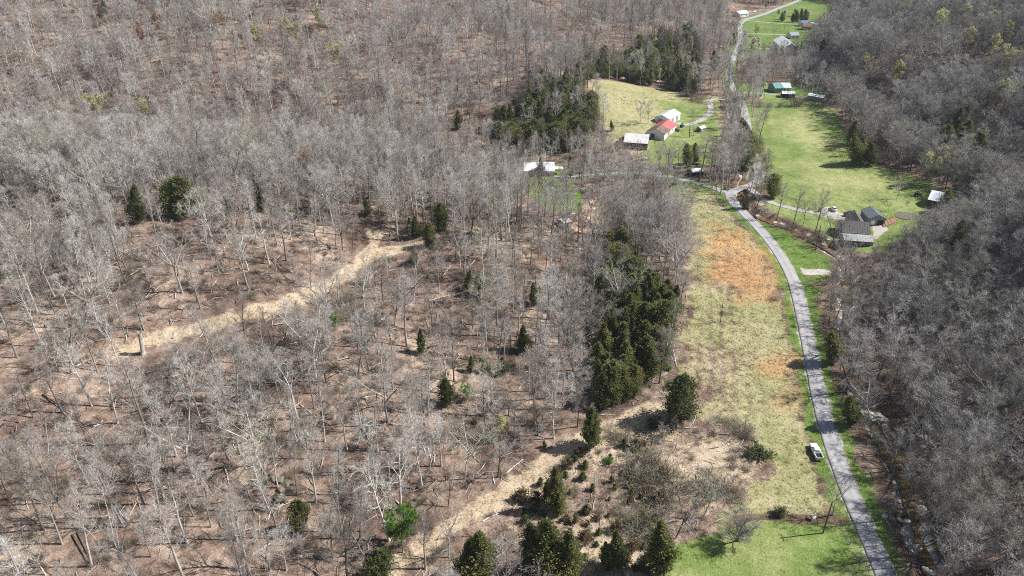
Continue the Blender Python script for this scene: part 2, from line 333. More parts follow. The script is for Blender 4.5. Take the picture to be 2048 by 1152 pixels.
LINES = [(W_ROAD, 3.6), (W_LEFTROAD, 1.9), (W_DRIVE, 2.6), (W_FARM, 2.6), (W_FAR1, 2.4), (W_FAR2, 2), (W_FAR3, 2), (W_FAR4, 2), (W_TRAIL, 3.6), (W_TRAIL2, 3.0), (W_TRACK, 2.8), (W_CREEK, 1.2)]
def coarse(p, n=60):
    i = np.unique(np.linspace(0, len(p) - 1, min(n, len(p))).astype(int)); return [tuple(q) for q in p[i]]

# ------------------------------------------------------------------ ground sheet with cover attributes
def axis_x():
    a = [0.0]; 
    while a[-1] < 1500: a.append(a[-1] + (1.3 if a[-1] < 170 else 1.3 + (a[-1] - 170) * 0.022))
    a = np.array(a); b = np.array([-v for v in a[1:]][::-1]); return np.concatenate([b, a]) + 40.0
def axis_y():
    a = [-30.0]
    while a[-1] < 3200: a.append(a[-1] + (2.5 if a[-1] < 60 else 1.25 + max(0, a[-1] - 60) * 0.0065))
    return np.array(a)
xs, ys = axis_x(), axis_y()
gx, gy = np.meshgrid(xs, ys); X = gx.ravel(); Y = gy.ravel(); Z = HH(X, Y)
nx, ny = len(xs), len(ys)
i0 = (np.arange(ny - 1)[:, None] * nx + np.arange(nx - 1)[None, :]).ravel()
quads = np.stack([i0, i0 + 1, i0 + nx + 1, i0 + nx], 1)
def cover(keys, soft=1.5, wobble=1.0):
    out = np.zeros(len(X)); wv = wobble * wob(X, Y, 3.3)
    for k in keys: 
        p = np.array(A[k]); sel = (X > p[:, 0].min() - 8) & (X < p[:, 0].max() + 8) & (Y > p[:, 1].min() - 8) & (Y < p[:, 1].max() + 8)
        s = sdist(X[sel], Y[sel], A[k]); out[sel] = np.maximum(out[sel], sst(-soft, soft, s + wv[sel]))
    return out
def along(line, w, soft=0.8, wobble=0.5):
    p = np.array(line); sel = (X > p[:, 0].min() - 12) & (X < p[:, 0].max() + 12) & (Y > p[:, 1].min() - 12) & (Y < p[:, 1].max() + 12)
    out = np.zeros(len(X)); d = seg_dist(X[sel], Y[sel], coarse(line, 120)) + wobble * wob(X[sel], Y[sel], 2.7)
    out[sel] = 1 - sst(w - soft, w + soft, d); return out
d_road = along(W_ROAD, 5.5, 2.5, 1.2)
green = np.maximum.reduce([cover(['verge'], 2, 1) * np.clip(.58 + .25 * wob(X, Y, 4), 0, 1), cover(['lawn', 'bank', 'meadow', 'farlawn', 'farlawn2', 'pasture_g', 'hollow', 'field_left']), 0.85 * d_road])
green = np.maximum(green, 0.5 * along(W_DITCH, 4.5, 2.0, 1.0)); green = np.maximum(green, np.maximum(along(W_LEFTROAD, 4, 2), along(W_FARM, 4, 2)))
dry = cover(['field', 'pasture'], 3.0, 2.0)
dry = dry * (1 - 0.8 * d_road); pale = np.maximum(cover(['meadow_dry'], 14, 6), 0.42 * cover(['meadow', 'lawn', 'pasture_g'], 4, 2)) * (0.75 + 0.3 * wob(X, Y, 16)) + 0.35 * cover(['lawn'], 3, 2) * wob(X, Y, 5)
dry *= 1 - 0.75 * cover(['pasture_g'], 5, 3); droad = seg_dist(X, Y, coarse(W_ROAD, 90))
fieldc = cover(['field'], 2, 1); dry = np.where(fieldc > 0.5, dry * (0.62 + 0.18 * wob(X, Y, 15) + 0.09 * np.sin(droad * 1.9 + 0.6 * wob(X, Y, 20)) + 0.10 * sst(20, 50, droad)), dry)
orange = cover(['orange', 'orange2', 'orange3'], 6.0, 3.5) * np.clip(0.88 + 0.24 * wob(X, Y, 5.1) + 0.16 * np.sin(X * 1.1 + 0.25 * Y), 0, 1)
track = np.maximum.reduce([0.62 * cover(['scrub'], 3, 2) * (0.8 + 0.35 * wob(X, Y, 7)), 0.86 * along(W_TRAIL, 2.7, 1.7, 1.0) * np.clip(0.95 + 0.15 * wob(X, Y, 6) - 0.62 * sst(-85, -118, X), 0, 1), along(W_TRAIL2, 3.0, 1.5), 0.88 * along(W_TRACK, 2.5, 1.8, 1.2) * np.clip(0.82 + 0.3 * wob(X, Y, 5), 0, 1), cover(['pit'], 1.5, 0.8)])
gravelc = np.maximum.reduce([cover(['pad', 'carpad', 'slab'], 0.8, 0.4), 0.75 * along(W_CREEK, 2.6, 1.6, 1.4)])
dirt = cover(['yard_dirt', 'hollow_dirt'], 1.5, 0.8)
soil = np.maximum(along(W_CREEK, 7.0, 3.0, 1.5) * 0.6, along(W_DITCH, 1.3, 0.6, 0.3))
me = raw_mesh('ground', np.stack([X, Y, Z], 1), quads, [], smooth=True)
for nm, ch in (('cover_a', (green, dry, orange, track)), ('cover_b', (np.maximum(gravelc, 0.62 * along(W_ROAD, 2.75, 0.6, 0.35)), dirt, soil, np.clip(pale, 0, 1)))):
    at = me.attributes.new(nm, 'FLOAT_COLOR', 'POINT'); at.data.foreach_set('color', np.stack(ch, 1).astype(np.float32).ravel())

gm, nt, b = new_mat('ground')
geo = nt.nodes.new('ShaderNodeNewGeometry'); vec = geo.outputs['Position']
def attr(nm):
    a = nt.nodes.new('ShaderNodeAttribute'); a.attribute_name = nm; s = nt.nodes.new('ShaderNodeSeparateColor'); nt.links.new(a.outputs['Color'], s.inputs[0])
    return s.outputs[0], s.outputs[1], s.outputs[2], a.outputs['Alpha']
aG, aD, aO, aT = attr('cover_a'); aV, aI, aS, aP = attr('cover_b')
big = noise(nt, vec, 0.045, 4, 0.6); mid = noise(nt, vec, 0.35, 5, 0.65, 0.4); fine = noise(nt, vec, 2.6, 3, 0.7)
def wsum(*t):
    r = None
    for v, k in t:
        q = mth(nt, 'MULTIPLY', v, k); r = q if r is None else mth(nt, 'ADD', r, q)
    return r
k1 = wsum((big, 0.42), (mid, 0.33), (fine, 0.25))
k2 = wsum((big, 0.25), (mid, 0.35), (fine, 0.40))
litter = ramp(nt, k1, [(0.36, (0.036, 0.025, 0.020)), (0.46, (0.118, 0.079, 0.061)), (0.53, (0.230, 0.166, 0.130)), (0.63, (0.47, 0.38, 0.295))])
grass = ramp(nt, k2, [(0.34, (0.048, 0.085, 0.014)), (0.46, (0.098, 0.162, 0.032)), (0.55, (0.160, 0.228, 0.060)), (0.66, (0.34, 0.335, 0.165))])
hay = ramp(nt, k2, [(0.34, (0.115, 0.122, 0.045)), (0.45, (0.23, 0.228, 0.10)), (0.54, (0.345, 0.32, 0.178)), (0.65, (0.50, 0.44, 0.285))])
sedge = ramp(nt, k2, [(0.34, (0.24, 0.125, 0.055)), (0.5, (0.45, 0.245, 0.115)), (0.64, (0.55, 0.37, 0.20))])
sand = ramp(nt, k2, [(0.34, (0.17, 0.125, 0.085)), (0.45, (0.34, 0.268, 0.185)), (0.54, (0.47, 0.382, 0.272)), (0.64, (0.62, 0.525, 0.395))])
stone = ramp(nt, k2, [(0.34, (0.20, 0.17, 0.15)), (0.5, (0.40, 0.37, 0.34)), (0.64, (0.60, 0.56, 0.52))])
clay = ramp(nt, k2, [(0.34, (0.34, 0.19, 0.12)), (0.5, (0.50, 0.33, 0.23)), (0.64, (0.60, 0.45, 0.33))])
mud = ramp(nt, k2, [(0.34, (0.04, 0.028, 0.02)), (0.5, (0.11, 0.075, 0.05)), (0.64, (0.22, 0.16, 0.11))])
def edge(a, w=0.7):
    e = mth(nt, 'ADD', a, mth(nt, 'MULTIPLY', mth(nt, 'SUBTRACT', wsum((mid, 0.6), (fine, 0.4)), 0.5), w * 2.0))
    mr = nt.nodes.new('ShaderNodeMapRange'); mr.interpolation_type = 'SMOOTHSTEP'; nt.links.new(e, mr.inputs[0]); mr.inputs[1].default_value = 0.3; mr.inputs[2].default_value = 0.7
    gate = nt.nodes.new('ShaderNodeMapRange'); nt.links.new(a, gate.inputs[0]); gate.inputs[1].default_value = 0.0; gate.inputs[2].default_value = 0.15
    return mth(nt, 'MULTIPLY', mr.outputs[0], gate.outputs[0])
straw = ramp(nt, k2, [(0.34, (0.13, 0.15, 0.045)), (0.47, (0.26, 0.28, 0.11)), (0.56, (0.37, 0.365, 0.18)), (0.68, (0.50, 0.455, 0.28))])
c = mix(nt, edge(aG), litter, mix(nt, aP, grass, straw))
c = mix(nt, edge(aD), c, hay); c = mix(nt, mth(nt, 'MULTIPLY', aO, ramp(nt, wsum((mid, .6), (fine, .4)), [(0.36, (.35, .35, .35)), (0.56, (1, 1, 1))])), c, sedge); c = mix(nt, edge(aS), c, mud)
c = mix(nt, edge(aT, 0.5), c, sand); c = mix(nt, edge(aV, 0.5), c, stone); c = mix(nt, edge(aI, 0.4), c, clay)
nt.links.new(c, b.inputs['Base Color']); b.inputs['Roughness'].default_value = 0.95; b.inputs['Specular IOR Level'].default_value = 0.1
bp = nt.nodes.new('ShaderNodeBump'); bp.inputs['Distance'].default_value = 0.22; bp.inputs['Strength'].default_value = 0.9
nt.links.new(wsum((fine, 0.7), (mid, 0.8)), bp.inputs['Height']); nt.links.new(bp.outputs[0], b.inputs['Normal'])
me.materials.append(gm)
tag(obj('ground', me), 'leaf covered hills and grassy valley floor', 'ground', kind='structure')

# roads as draped strips, each a few centimetres above the ground
def strip(name, line, w, mat, lift, label, rag=0.12, w1=None):
    p = np.array(line); t = np.gradient(p, axis=0); t /= np.linalg.norm(t, axis=1)[:, None] + 1e-9; nrm = np.stack([-t[:, 1], t[:, 0]], 1)
    rows = []; n = len(p); rng = np.random.default_rng(5); k = 11
    ww = np.linspace(w, w1 or w, n)
    for j in range(k):
        s = (j / (k - 1) - 0.5)
        off = s * ww + (rag * rng.standard_normal(n) if j in (0, k - 1) else 0)
        q = p + nrm * off[:, None] if hasattr(off, '__len__') else p + nrm * off
        z = np.maximum(base_h(q[:, 0], q[:, 1]), base_h(p[:, 0], p[:, 1]) - 0.15) + lift + (0.03 * (1 - 4 * s * s))
        rows.append(np.column_stack([q, z - (0.5 if j in (0, k - 1) and False else 0)]))
    # turned-down edges so that the strip is a slab
    for j in (0, -1):
        pass
    e0 = rows[0].copy(); e0[:, 2] -= 0.2; e1 = rows[-1].copy(); e1[:, 2] -= 0.2
    rows = [e0] + rows + [e1]; k = len(rows)
    V = np.concatenate(rows); i = (np.arange(k - 1)[:, None] * n + np.arange(n - 1)[None]).ravel()
    me_ = raw_mesh(name, V, np.stack([i, i + 1, i + n + 1, i + n], 1), mat, smooth=True); at_ = me_.attributes.new('across', 'FLOAT', 'POINT')
    at_.data.foreach_set('value', np.repeat(np.concatenate([[0], np.linspace(0, 1, k - 2), [1]]), n).astype(np.float32))
    return tag(obj(name, me_), label, 'road', kind='structure')
am, nt, b = new_mat('chip_seal')
geo = nt.nodes.new('ShaderNodeNewGeometry'); vec = geo.outputs['Position']
n1 = noise(nt, vec, 0.25, 5, 0.6); n2 = noise(nt, vec, 5.0, 3, 0.7)
cc = mix(nt, 1.0, ramp(nt, n1, [(0.3, (0.305, 0.302, 0.305)), (0.7, (0.37, 0.366, 0.37))]), ramp(nt, n2, [(0.3, (0.93, 0.93, 0.93)), (0.7, (1.06, 1.06, 1.06))]), 'MULTIPLY')
crk = noise(nt, vec, 0.7, 6, 0.75, 1.2); cr = ramp(nt, crk, [(0.485, (1, 1, 1)), (0.5, (0.45, 0.45, 0.45)), (0.515, (1, 1, 1))])
patch = ramp(nt, noise(nt, vec, 0.06, 2), [(0.55, (0, 0, 0)), (0.62, (1, 1, 1))])
cc = mix(nt, mth(nt, 'MULTIPLY', patch, 0.6), cc, mix(nt, 1.0, cc, cr, 'MULTIPLY'))
ac = nt.nodes.new('ShaderNodeAttribute'); ac.attribute_name = 'across'; lane = mth(nt, 'ADD', ac.outputs['Fac'], mth(nt, 'MULTIPLY', mth(nt, 'SUBTRACT', n1, 0.5), 0.22))
cc = mix(nt, 1.0, cc, ramp(nt, lane, [(0.0, (0.62, 0.58, 0.54)), (0.09, (0.92, 0.91, 0.90)), (0.27, (1.10, 1.10, 1.10)), (0.5, (0.90, 0.90, 0.90)), (0.73, (1.10, 1.10, 1.10)), (0.91, (0.92, 0.91, 0.90)), (1.0, (0.62, 0.58, 0.54))]), 'MULTIPLY')
nt.links.new(cc, b.inputs['Base Color']); b.inputs['Roughness'].default_value = 0.9; b.inputs['Specular IOR Level'].default_value = 0.2
strip('road', W_ROAD, 4.1, am, 0.07, 'narrow pale grey country road curving up the valley', 0.06, 5.8)
strip('side_road', W_LEFTROAD, 3.6, am, 0.085, 'grey side lane leaving the road junction to the left')
strip('driveway', W_DRIVE, 3.2, M['gravel'], 0.09, 'pale gravel drive to the dark roofed house')
strip('farm_lane', W_FARM, 3.6, M['gravel'], 0.075, 'grey gravel lane curving to the farm sheds')
for ln, nm in ((W_FAR1, 'shed_lane'), (W_FAR2, 'brick_house_lane'), (W_FAR3, 'grey_house_lane'), (W_FAR4, 'white_house_lane')):
    strip(nm, ln, 2.8, M['gravel'], 0.08, 'thin pale gravel lane at the ' + nm.replace('_lane', '').replace('_', ' '))
# creek water
wm, nt, b = new_mat('creek_water')
geo = nt.nodes.new('ShaderNodeNewGeometry'); n1 = noise(nt, geo.outputs['Position'], 0.35, 5, 0.6)
nt.links.new(ramp(nt, n1, [(0.35, (0.04, 0.03, 0.02)), (0.5, (0.13, 0.078, 0.034)), (0.65, (0.26, 0.16, 0.075))]), b.inputs['Base Color'])
b.inputs['Roughness'].default_value = 0.12; b.inputs['Specular IOR Level'].default_value = 0.4
p = W_CREEK; t = np.gradient(p, axis=0); t /= np.linalg.norm(t, axis=1)[:, None]; nrm = np.stack([-t[:, 1], t[:, 0]], 1); n = len(p)
zc = base_h(p[:, 0], p[:, 1]); zc = np.array([zc[max(0, i - 4):i + 5].mean() for i in range(n)]) - 0.95
V = np.concatenate([np.column_stack([p + nrm * (s * (0.8 + 0.3 * np.sin(np.arange(n) * 0.55) + 0.2 * np.sin(np.arange(n) * 1.7)))[:, None], zc]) for s in (-1.9, -0.6, 0.6, 1.9)])
i = (np.arange(3)[:, None] * n + np.arange(n - 1)[None]).ravel()
tag(obj('creek_water', raw_mesh('creek_water', V, np.stack([i, i + 1, i + n + 1, i + n], 1), wm, smooth=True)), 'shallow orange brown creek running beside the road', 'creek', kind='structure')

# ------------------------------------------------------------------ plants: meshes
class Tree:
    def __init__(s, seed): s.r = random.Random(seed); s.tub = MB(); s.br = MB(); s.rib = []; s.lf = []
    def curve(s, p, d, L, n, wobble, up):
        pts = [np.array(p, float)]; d = np.array(d, float)
        for k in range(n):
            d = d + np.array([s.r.gauss(0, wobble), s.r.gauss(0, wobble), s.r.gauss(0, wobble) + up]); d /= np.linalg.norm(d)
            pts.append(pts[-1] + d * (L / n))
        return pts, d
    def perp(s, d):
        q = np.array([s.r.gauss(0, 1), s.r.gauss(0, 1), s.r.gauss(0, 1)]); q -= d * np.dot(q, d); return q / (np.linalg.norm(q) + 1e-9)
    def ribbons(s):
        A_ = np.array([r[0] for r in s.rib]); B_ = np.array([r[1] for r in s.rib]); W_ = np.array([r[2] for r in s.rib])
        d = B_ - A_; rng = np.random.default_rng(3); q = np.cross(d, rng.standard_normal(d.shape)); q /= np.linalg.norm(q, axis=1)[:, None] + 1e-9
        V = np.stack([A_ - q * W_[:, None] / 2, A_ + q * W_[:, None] / 2, B_ + q * W_[:, None] * 0.14, B_ - q * W_[:, None] * 0.14], 1).reshape(-1, 3)
        return V, np.arange(len(V)).reshape(-1, 4)
def at_t(pts, t):
    f = t * (len(pts) - 1); i = min(int(f), len(pts) - 2); w = f - i
    d = pts[i + 1] - pts[i]; return pts[i] * (1 - w) + pts[i + 1] * w, d / (np.linalg.norm(d) + 1e-9)
def merge(V1, F1, V2, F2):
    """quads only"""
    if len(V1) == 0: return V2, F2
    return np.concatenate([V1, V2]), np.concatenate([F1, F2 + len(V1)])
def quads_of(mb):
    V = np.array(mb.v, float).reshape(-1, 3); Q = []
    for f in mb.f:
        if len(f) == 4: Q.append(f)
        elif len(f) == 3: Q.append((f[0], f[1], f[2], f[2]))
    return V, np.array([f for f in Q if len(set(f)) == 4], int).reshape(-1, 4)
def bare_tree_mesh(name, seed, H, start, spread, limbs, up=0.10, elev=0.75, r0=None, forks=0, twigs=7, subs=6, tw=0.030, leaves=None, bark='bark', twig='twig', leafsize=0.16, leafn=0):
    T = Tree(seed); r = T.r; r0 = r0 or H * 0.0108 + 0.045
    tr, _ = T.curve((0, 0, -0.4), (r.gauss(0, 0.03), r.gauss(0, 0.03), 1), H * (0.92 if not forks else 0.62), 9, 0.045, 0.10)
    T.tub.tube(tr, [r0 * (1.35 if k == 0 else 1) * (1 - 0.9 * (k / 9)) ** (0.8 if not forks else 0.45) + 0.012 for k in range(10)], 7)
    stems = [(tr, r0, start)]
    for k in range(forks):
        p, d = at_t(tr, r.uniform(0.50, 0.95) if k else 0.6)
        az = 2 * math.pi * (k / max(1, forks)) + r.uniform(-0.5, 0.5)
        q, _ = T.curve(p, (math.cos(az) * 0.8, math.sin(az) * 0.8, 1), H * r.uniform(0.50, 0.64), 8, 0.06, 0.05)
        T.tub.tube(q, [r0 * 0.66 * (1 - 0.93 * j / 8) ** 0.8 + 0.012 for j in range(9)], 6); stems.append((q, r0 * 0.62, 0.15))
    az = r.uniform(0, 6.28)
    for (st, rr, s0) in stems:
        nl = limbs if len(stems) == 1 else max(4, int(limbs / len(stems) * 1.3))
        for i in range(nl):
            t = s0 + (1 - s0) * ((i + r.random()) / nl); t = min(0.985, t)
            p, d = at_t(st, t); az += 2.4 + r.uniform(-0.5, 0.5)
            e = elev * (0.55 + 0.75 * t) + r.gauss(0, 0.12)
            dirv = np.array([math.cos(az) * math.cos(e), math.sin(az) * math.cos(e), math.sin(e)])
            L = spread * H * (0.45 + 0.75 * math.sin(math.pi * min(1, 0.25 + 0.72 * (t - s0) / (1 - s0 + 1e-6)))) * r.uniform(0.75, 1.2)
            lr = max(0.02, rr * (1 - 0.8 * t) * 0.5)
            lp, ld = T.curve(p, dirv, L, 6, 0.11, up)
            T.tub.tube(lp, [lr * (1 - 0.86 * k / 6) + 0.008 for k in range(7)], 5)
            for j in range(subs):
                u = 0.22 + 0.78 * (j + r.random()) / subs; u = min(u, 0.99)
                sp, sdv = at_t(lp, u); q = T.perp(sdv); dv = sdv * 0.75 + q * 0.75 + np.array([0, 0, 0.25]); dv /= np.linalg.norm(dv)
                SL = L * (0.5 - 0.22 * u) * r.uniform(0.7, 1.3)
                bp_, bd = T.curve(sp, dv, SL, 4, 0.15, up * 0.8)
                T.br.tube(bp_, [max(0.012, lr * 0.42) * (1 - 0.8 * k / 4) + 0.006 for k in range(5)], 3)
                for k in range(twigs):
                    u2 = 0.2 + 0.8 * (k + r.random()) / twigs; tp, td = at_t(bp_, min(u2, 0.99)); q = T.perp(td)
                    dv = td * 0.8 + q * 0.8 + np.array([0, 0, 0.2]); dv /= np.linalg.norm(dv)
                    TL = r.uniform(0.6, 1.5) * (0.6 + H / 45); e1 = tp + dv * TL * 0.5; dv2 = dv + np.array([r.gauss(0, .25), r.gauss(0, .25), r.gauss(0, .25) + .1]); e2 = e1 + dv2 * TL * 0.5
                    T.rib.append((tp, e1, tw)); T.rib.append((e1, e2, tw * 0.75))
                    for m_ in range(3):
                        b0 = tp + (e1 - tp) * r.uniform(0.3, 1) if m_ else e1; q = T.perp(dv); dd = dv * 0.7 + q * 0.8
                        T.rib.append((b0, b0 + dd * TL * r.uniform(0.35, 0.6), tw * 0.6))
                    if leaves:
                        for m_ in range(leafn): T.lf.append(e1 + (e2 - e1) * r.random() + np.array([r.gauss(0, .15), r.gauss(0, .15), r.gauss(0, .15)]))
    V1, F1 = quads_of(T.tub); trunk = raw_mesh(name + '_trunk', V1, F1, M[bark], smooth=True)
    V2, F2 = quads_of(T.br); V3, F3 = T.ribbons(); V, Fc = merge(V2, F2, V3, F3); mi = np.zeros(len(Fc), int); mats = [M[twig]]
    if leaves:
        rng = np.random.default_rng(seed); c = np.array(T.lf); n = len(c)
        a = rng.standard_normal((n, 3)); a /= np.linalg.norm(a, axis=1)[:, None]; bb = np.cross(a, rng.standard_normal((n, 3))); bb /= np.linalg.norm(bb, axis=1)[:, None]
        s = leafsize * rng.uniform(0.6, 1.3, (n, 1)); LV = np.stack([c - a * s, c - bb * s * .6, c + a * s, c + bb * s * .6], 1).reshape(-1, 3)
        V, Fc = merge(V, Fc, LV, np.arange(n * 4).reshape(-1, 4)); mi = np.concatenate([mi, np.ones(n, int)]); mats.append(M[leaves])
    crown = raw_mesh(name + '_crown', V, Fc, mats, mi, smooth=False)
    return trunk, crown
def cedar_mesh(name, seed, H, Rm, shape='cone', n=3200, mat='cedar', base=0.08, size=0.225):
    rng = np.random.default_rng(seed); T = Tree(seed); r = T.r
    tr, _ = T.curve((0, 0, -0.3), (0, 0, 1), H * 0.93, 6, 0.02, 0.1)
    T.tub.tube(tr, [0.018 * H * (1 - 0.93 * k / 6) + 0.012 for k in range(7)], 6)
    # crown as a set of leafy sprays on many short upswept boughs
    nb = int(n / 26); C = []; D = []
    lob = rng.uniform(0, 6.28, 6)
    for i in range(nb):
        t = rng.random() ** 1.25; z = base + (1 - base) * t
        prof = ((1 - t ** 1.5) ** 0.85 * min(1.0, 0.62 + 2.0 * t)) if shape == 'cone' else (math.sin(math.pi * min(1, 0.16 + 0.84 * t)) ** 0.7 if shape == 'oval' else (1 - t ** 3) * min(1, 0.7 + t))
        az = rng.uniform(0, 6.283)
        lump = 1 + 0.20 * math.sin(2 * az + lob[0] + 5 * t) + 0.16 * math.sin(3 * az + lob[1] - 9 * t) + 0.12 * math.sin(5 * az + 14 * t + lob[2])
        rad = Rm * prof * lump * rng.uniform(0.55, 1.22)
        tip = np.array([math.cos(az) * rad, math.sin(az) * rad, z * H + 0.28 * rad]); root = np.array([0, 0, z * H - 0.15 * rad])
        T.br.tube([root, root * 0.45 + tip * 0.55, tip], [0.03, 0.018, 0.006], 3)
        m = 26; u = rng.uniform(0.35, 1.08, m) ** 0.6
        c = root[None] + (tip - root)[None] * u[:, None] + rng.standard_normal((m, 3)) * (0.10 + 0.16 * rad * u[:, None] * 0.6)
        d = (tip - root) / (np.linalg.norm(tip - root) + 1e-6); dd = d[None] * 0.7 + rng.standard_normal((m, 3)) * 0.45 + np.array([0, 0, 0.5])
        C.append(c); D.append(dd)
    # leader
    m = 40; C.append(np.column_stack([rng.normal(0, 0.1, m), rng.normal(0, 0.1, m), rng.uniform(0.86, 1.0, m) * H])); D.append(rng.standard_normal((m, 3)) * 0.3 + np.array([0, 0, 1]))
    C = np.concatenate(C); D = np.concatenate(D); D /= np.linalg.norm(D, axis=1)[:, None]
    q = np.cross(D, np.array([0, 0, 1.0]) + 0.45 * rng.standard_normal(D.shape)); q /= np.linalg.norm(q, axis=1)[:, None]
    s = size * (0.6 + H / 22) * rng.uniform(0.6, 1.3, (len(C), 1))
    V = np.stack([C - D * s * .7, C - q * s * .42 + D * s * .1, C + D * s, C + q * s * .42 + D * s * .1], 1).reshape(-1, 3)
    V1, F1 = quads_of(T.tub); trunk = raw_mesh(name + '_trunk', V1, F1, M['dark_bark'], smooth=True)
    V2, F2 = quads_of(T.br); n2 = len(F2); V, Fc = merge(V2, F2, V, np.arange(len(V)).reshape(-1, 4))
    mi = np.zeros(len(Fc), int); mi[:n2] = 1
    return trunk, raw_mesh(name + '_crown', V, Fc, [M[mat], M['dark_bark']], mi)
def shrub_mesh(name, seed, Rm, Hs, stems=14, tw=0.02, twig='twig', leaf=None, leafn=0, size=0.12):
    T = Tree(seed); r = T.r
    for i in range(stems):
        az = r.uniform(0, 6.28); e = r.uniform(0.5, 1.35); L = Hs * r.uniform(0.7, 1.15)
        p0 = (r.gauss(0, Rm * .25), r.gauss(0, Rm * .25), -0.1)
        pts, d = T.curve(p0, (math.cos(az) * math.cos(e), math.sin(az) * math.cos(e), math.sin(e)), L, 5, 0.16, 0.05)
        T.tub.tube(pts, [0.03 * (1 - 0.8 * k / 5) + 0.006 for k in range(6)], 3)
        for j in range(9):
            tp, td = at_t(pts, min(.99, .25 + .75 * (j + r.random()) / 9)); q = T.perp(td); dv = td * .7 + q * .8; TL = Hs * r.uniform(.2, .42)
            e1 = tp + dv * TL; T.rib.append((tp, e1, tw))
            for m_ in range(3): 
                q = T.perp(dv / np.linalg.norm(dv)); b0 = tp + (e1 - tp) * r.uniform(.3, 1); T.rib.append((b0, b0 + (dv * .6 + q * .7) * TL * .6, tw * .7))
            for m_ in range(leafn): T.lf.append(tp + (e1 - tp) * r.random() + np.array([r.gauss(0, .12), r.gauss(0, .12), r.gauss(0, .12)]))
    V1, F1 = quads_of(T.tub); V3, F3 = T.ribbons(); V, Fc = merge(V1, F1, V3, F3); mi = np.zeros(len(Fc), int); mats = [M[twig]]
    if leaf:
        rng = np.random.default_rng(seed); c = np.array(T.lf); n = len(c)
        a = rng.standard_normal((n, 3)); a /= np.linalg.norm(a, axis=1)[:, None]; bb = np.cross(a, rng.standard_normal((n, 3))); bb /= np.linalg.norm(bb, axis=1)[:, None]
        s = size * rng.uniform(.6, 1.3, (n, 1)); LV = np.stack([c - a * s, c - bb * s * .6, c + a * s, c + bb * s * .6], 1).reshape(-1, 3)
        V, Fc = merge(V, Fc, LV, np.arange(n * 4).reshape(-1, 4)); mi = np.concatenate([mi, np.ones(n, int)]); mats.append(M[leaf])
    return raw_mesh(name, V, Fc, mats, mi)
def rock_mesh(name, seed, mat, flat=0.6):
    bm = bmesh.new(); bmesh.ops.create_icosphere(bm, subdivisions=3, radius=1.0); rng = np.random.default_rng(seed); ph = rng.uniform(0, 6.28, 9)
    pl = rng.standard_normal((9, 3)); pl /= np.linalg.norm(pl, axis=1)[:, None]; of = rng.uniform(0.62, 0.92, 9)
    for v in bm.verts:
        c = np.array(v.co)
        for nrm, o in zip(pl, of):
            e = c @ nrm - o
            if e > 0: c = c - nrm * e * 0.92
        c = c * (1 + 0.05 * math.sin(7 * c[0] + ph[0]) * math.sin(6 * c[1] + ph[1]) + 0.03 * math.sin(13 * c[2] + ph[2] + 9 * c[0]))
        v.co = (c[0], c[1] * 0.8, c[2] * flat)
    me = bpy.data.meshes.new(name); bm.to_mesh(me); bm.free(); me.materials.append(M[mat]); return me
def log_mesh(name, seed, L=6.0, rad=0.16, mat='old_wood', stubs=5):
    T = Tree(seed); r = T.r; pts, d = T.curve((-L / 2, 0, rad * .8), (1, 0, 0), L, 7, 0.03, 0.0)
    for q in pts: q[2] = rad * .8 + abs(r.gauss(0, .04))
    T.tub.tube(pts, [rad * (1.1 - 0.75 * k / 7) for k in range(8)], 7)
    for i in range(stubs):
        p, d = at_t(pts, r.uniform(.35, .98)); q = T.perp(d); q[2] = abs(q[2]); b_, _ = T.curve(p, d * .8 + q * .7, L * r.uniform(.1, .3), 3, .12, 0)
        T.tub.tube(b_, [rad * .3, rad * .2, rad * .12, .01], 4)
    return raw_mesh(name, T.tub.v, T.tub.f, M[mat], smooth=True)
BARE = []        # (trunk, crown, height)
specs = [  # seed H start spread limbs up elev forks twigs subs
    (11, 21, 0.36, 0.235, 17, 0.07, 0.62, 0), (12, 22, 0.40, 0.20, 16, 0.09, 0.72, 0), (13, 20, 0.35, 0.19, 16, 0.06, 0.55, 3), (14, 23, 0.46, 0.165, 15, 0.11, 0.85, 0),
    (15, 20, 0.40, 0.20, 19, 0.05, 0.55, 4), (16, 20, 0.36, 0.22, 20, 0.06, 0.55, 3), (17, 18, 0.30, 0.24, 21, 0.04, 0.45, 4),
    (18, 17, 0.42, 0.15, 12, 0.10, 0.80, 0), (19, 12, 0.30, 0.18, 10, 0.09, 0.70, 0), (20, 12, 0.22, 0.30, 14, 0.04, 0.38, 3)]
for k, (sd_, H_, st_, sp_, nl_, up_, el_, fk_) in enumerate(specs):
    BARE.append((*bare_tree_mesh('bare_tree_%d' % k, sd_, H_, st_, sp_, nl_, up_, el_, None, fk_, 8 if H_ > 17 else 6, 7 if H_ > 17 else 5, tw=0.034), H_))
BARE_D = []
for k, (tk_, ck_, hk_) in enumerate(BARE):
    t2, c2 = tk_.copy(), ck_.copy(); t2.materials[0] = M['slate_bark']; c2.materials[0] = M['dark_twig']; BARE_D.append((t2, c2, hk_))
BUD = [(*bare_tree_mesh('bud_tree_%d' % k, 30 + k, 15, 0.35, 0.22, 14, .08, .6, None, 2 * (k % 2), 6, 5, leaves='bud', leafsize=0.20, leafn=13), 15) for k in range(2)]
RUST = [(*bare_tree_mesh('rust_tree', 36, 12, 0.3, 0.24, 13, .08, .6, None, 2, 6, 5, leaves='rust_leaf', leafsize=0.24, leafn=6), 12)]
FRESH = [(*bare_tree_mesh('fresh_tree', 37, 11, 0.15, 0.27, 15, .06, .5, None, 3, 7, 5, leaves='fresh', leafsize=0.15, leafn=18), 11)]
BLOS = [(*bare_tree_mesh('blossom_tree', 38, 10, 0.2, 0.26, 15, .09, .7, None, 0, 7, 5, leaves='blossom', leafsize=0.17, leafn=18), 10)]
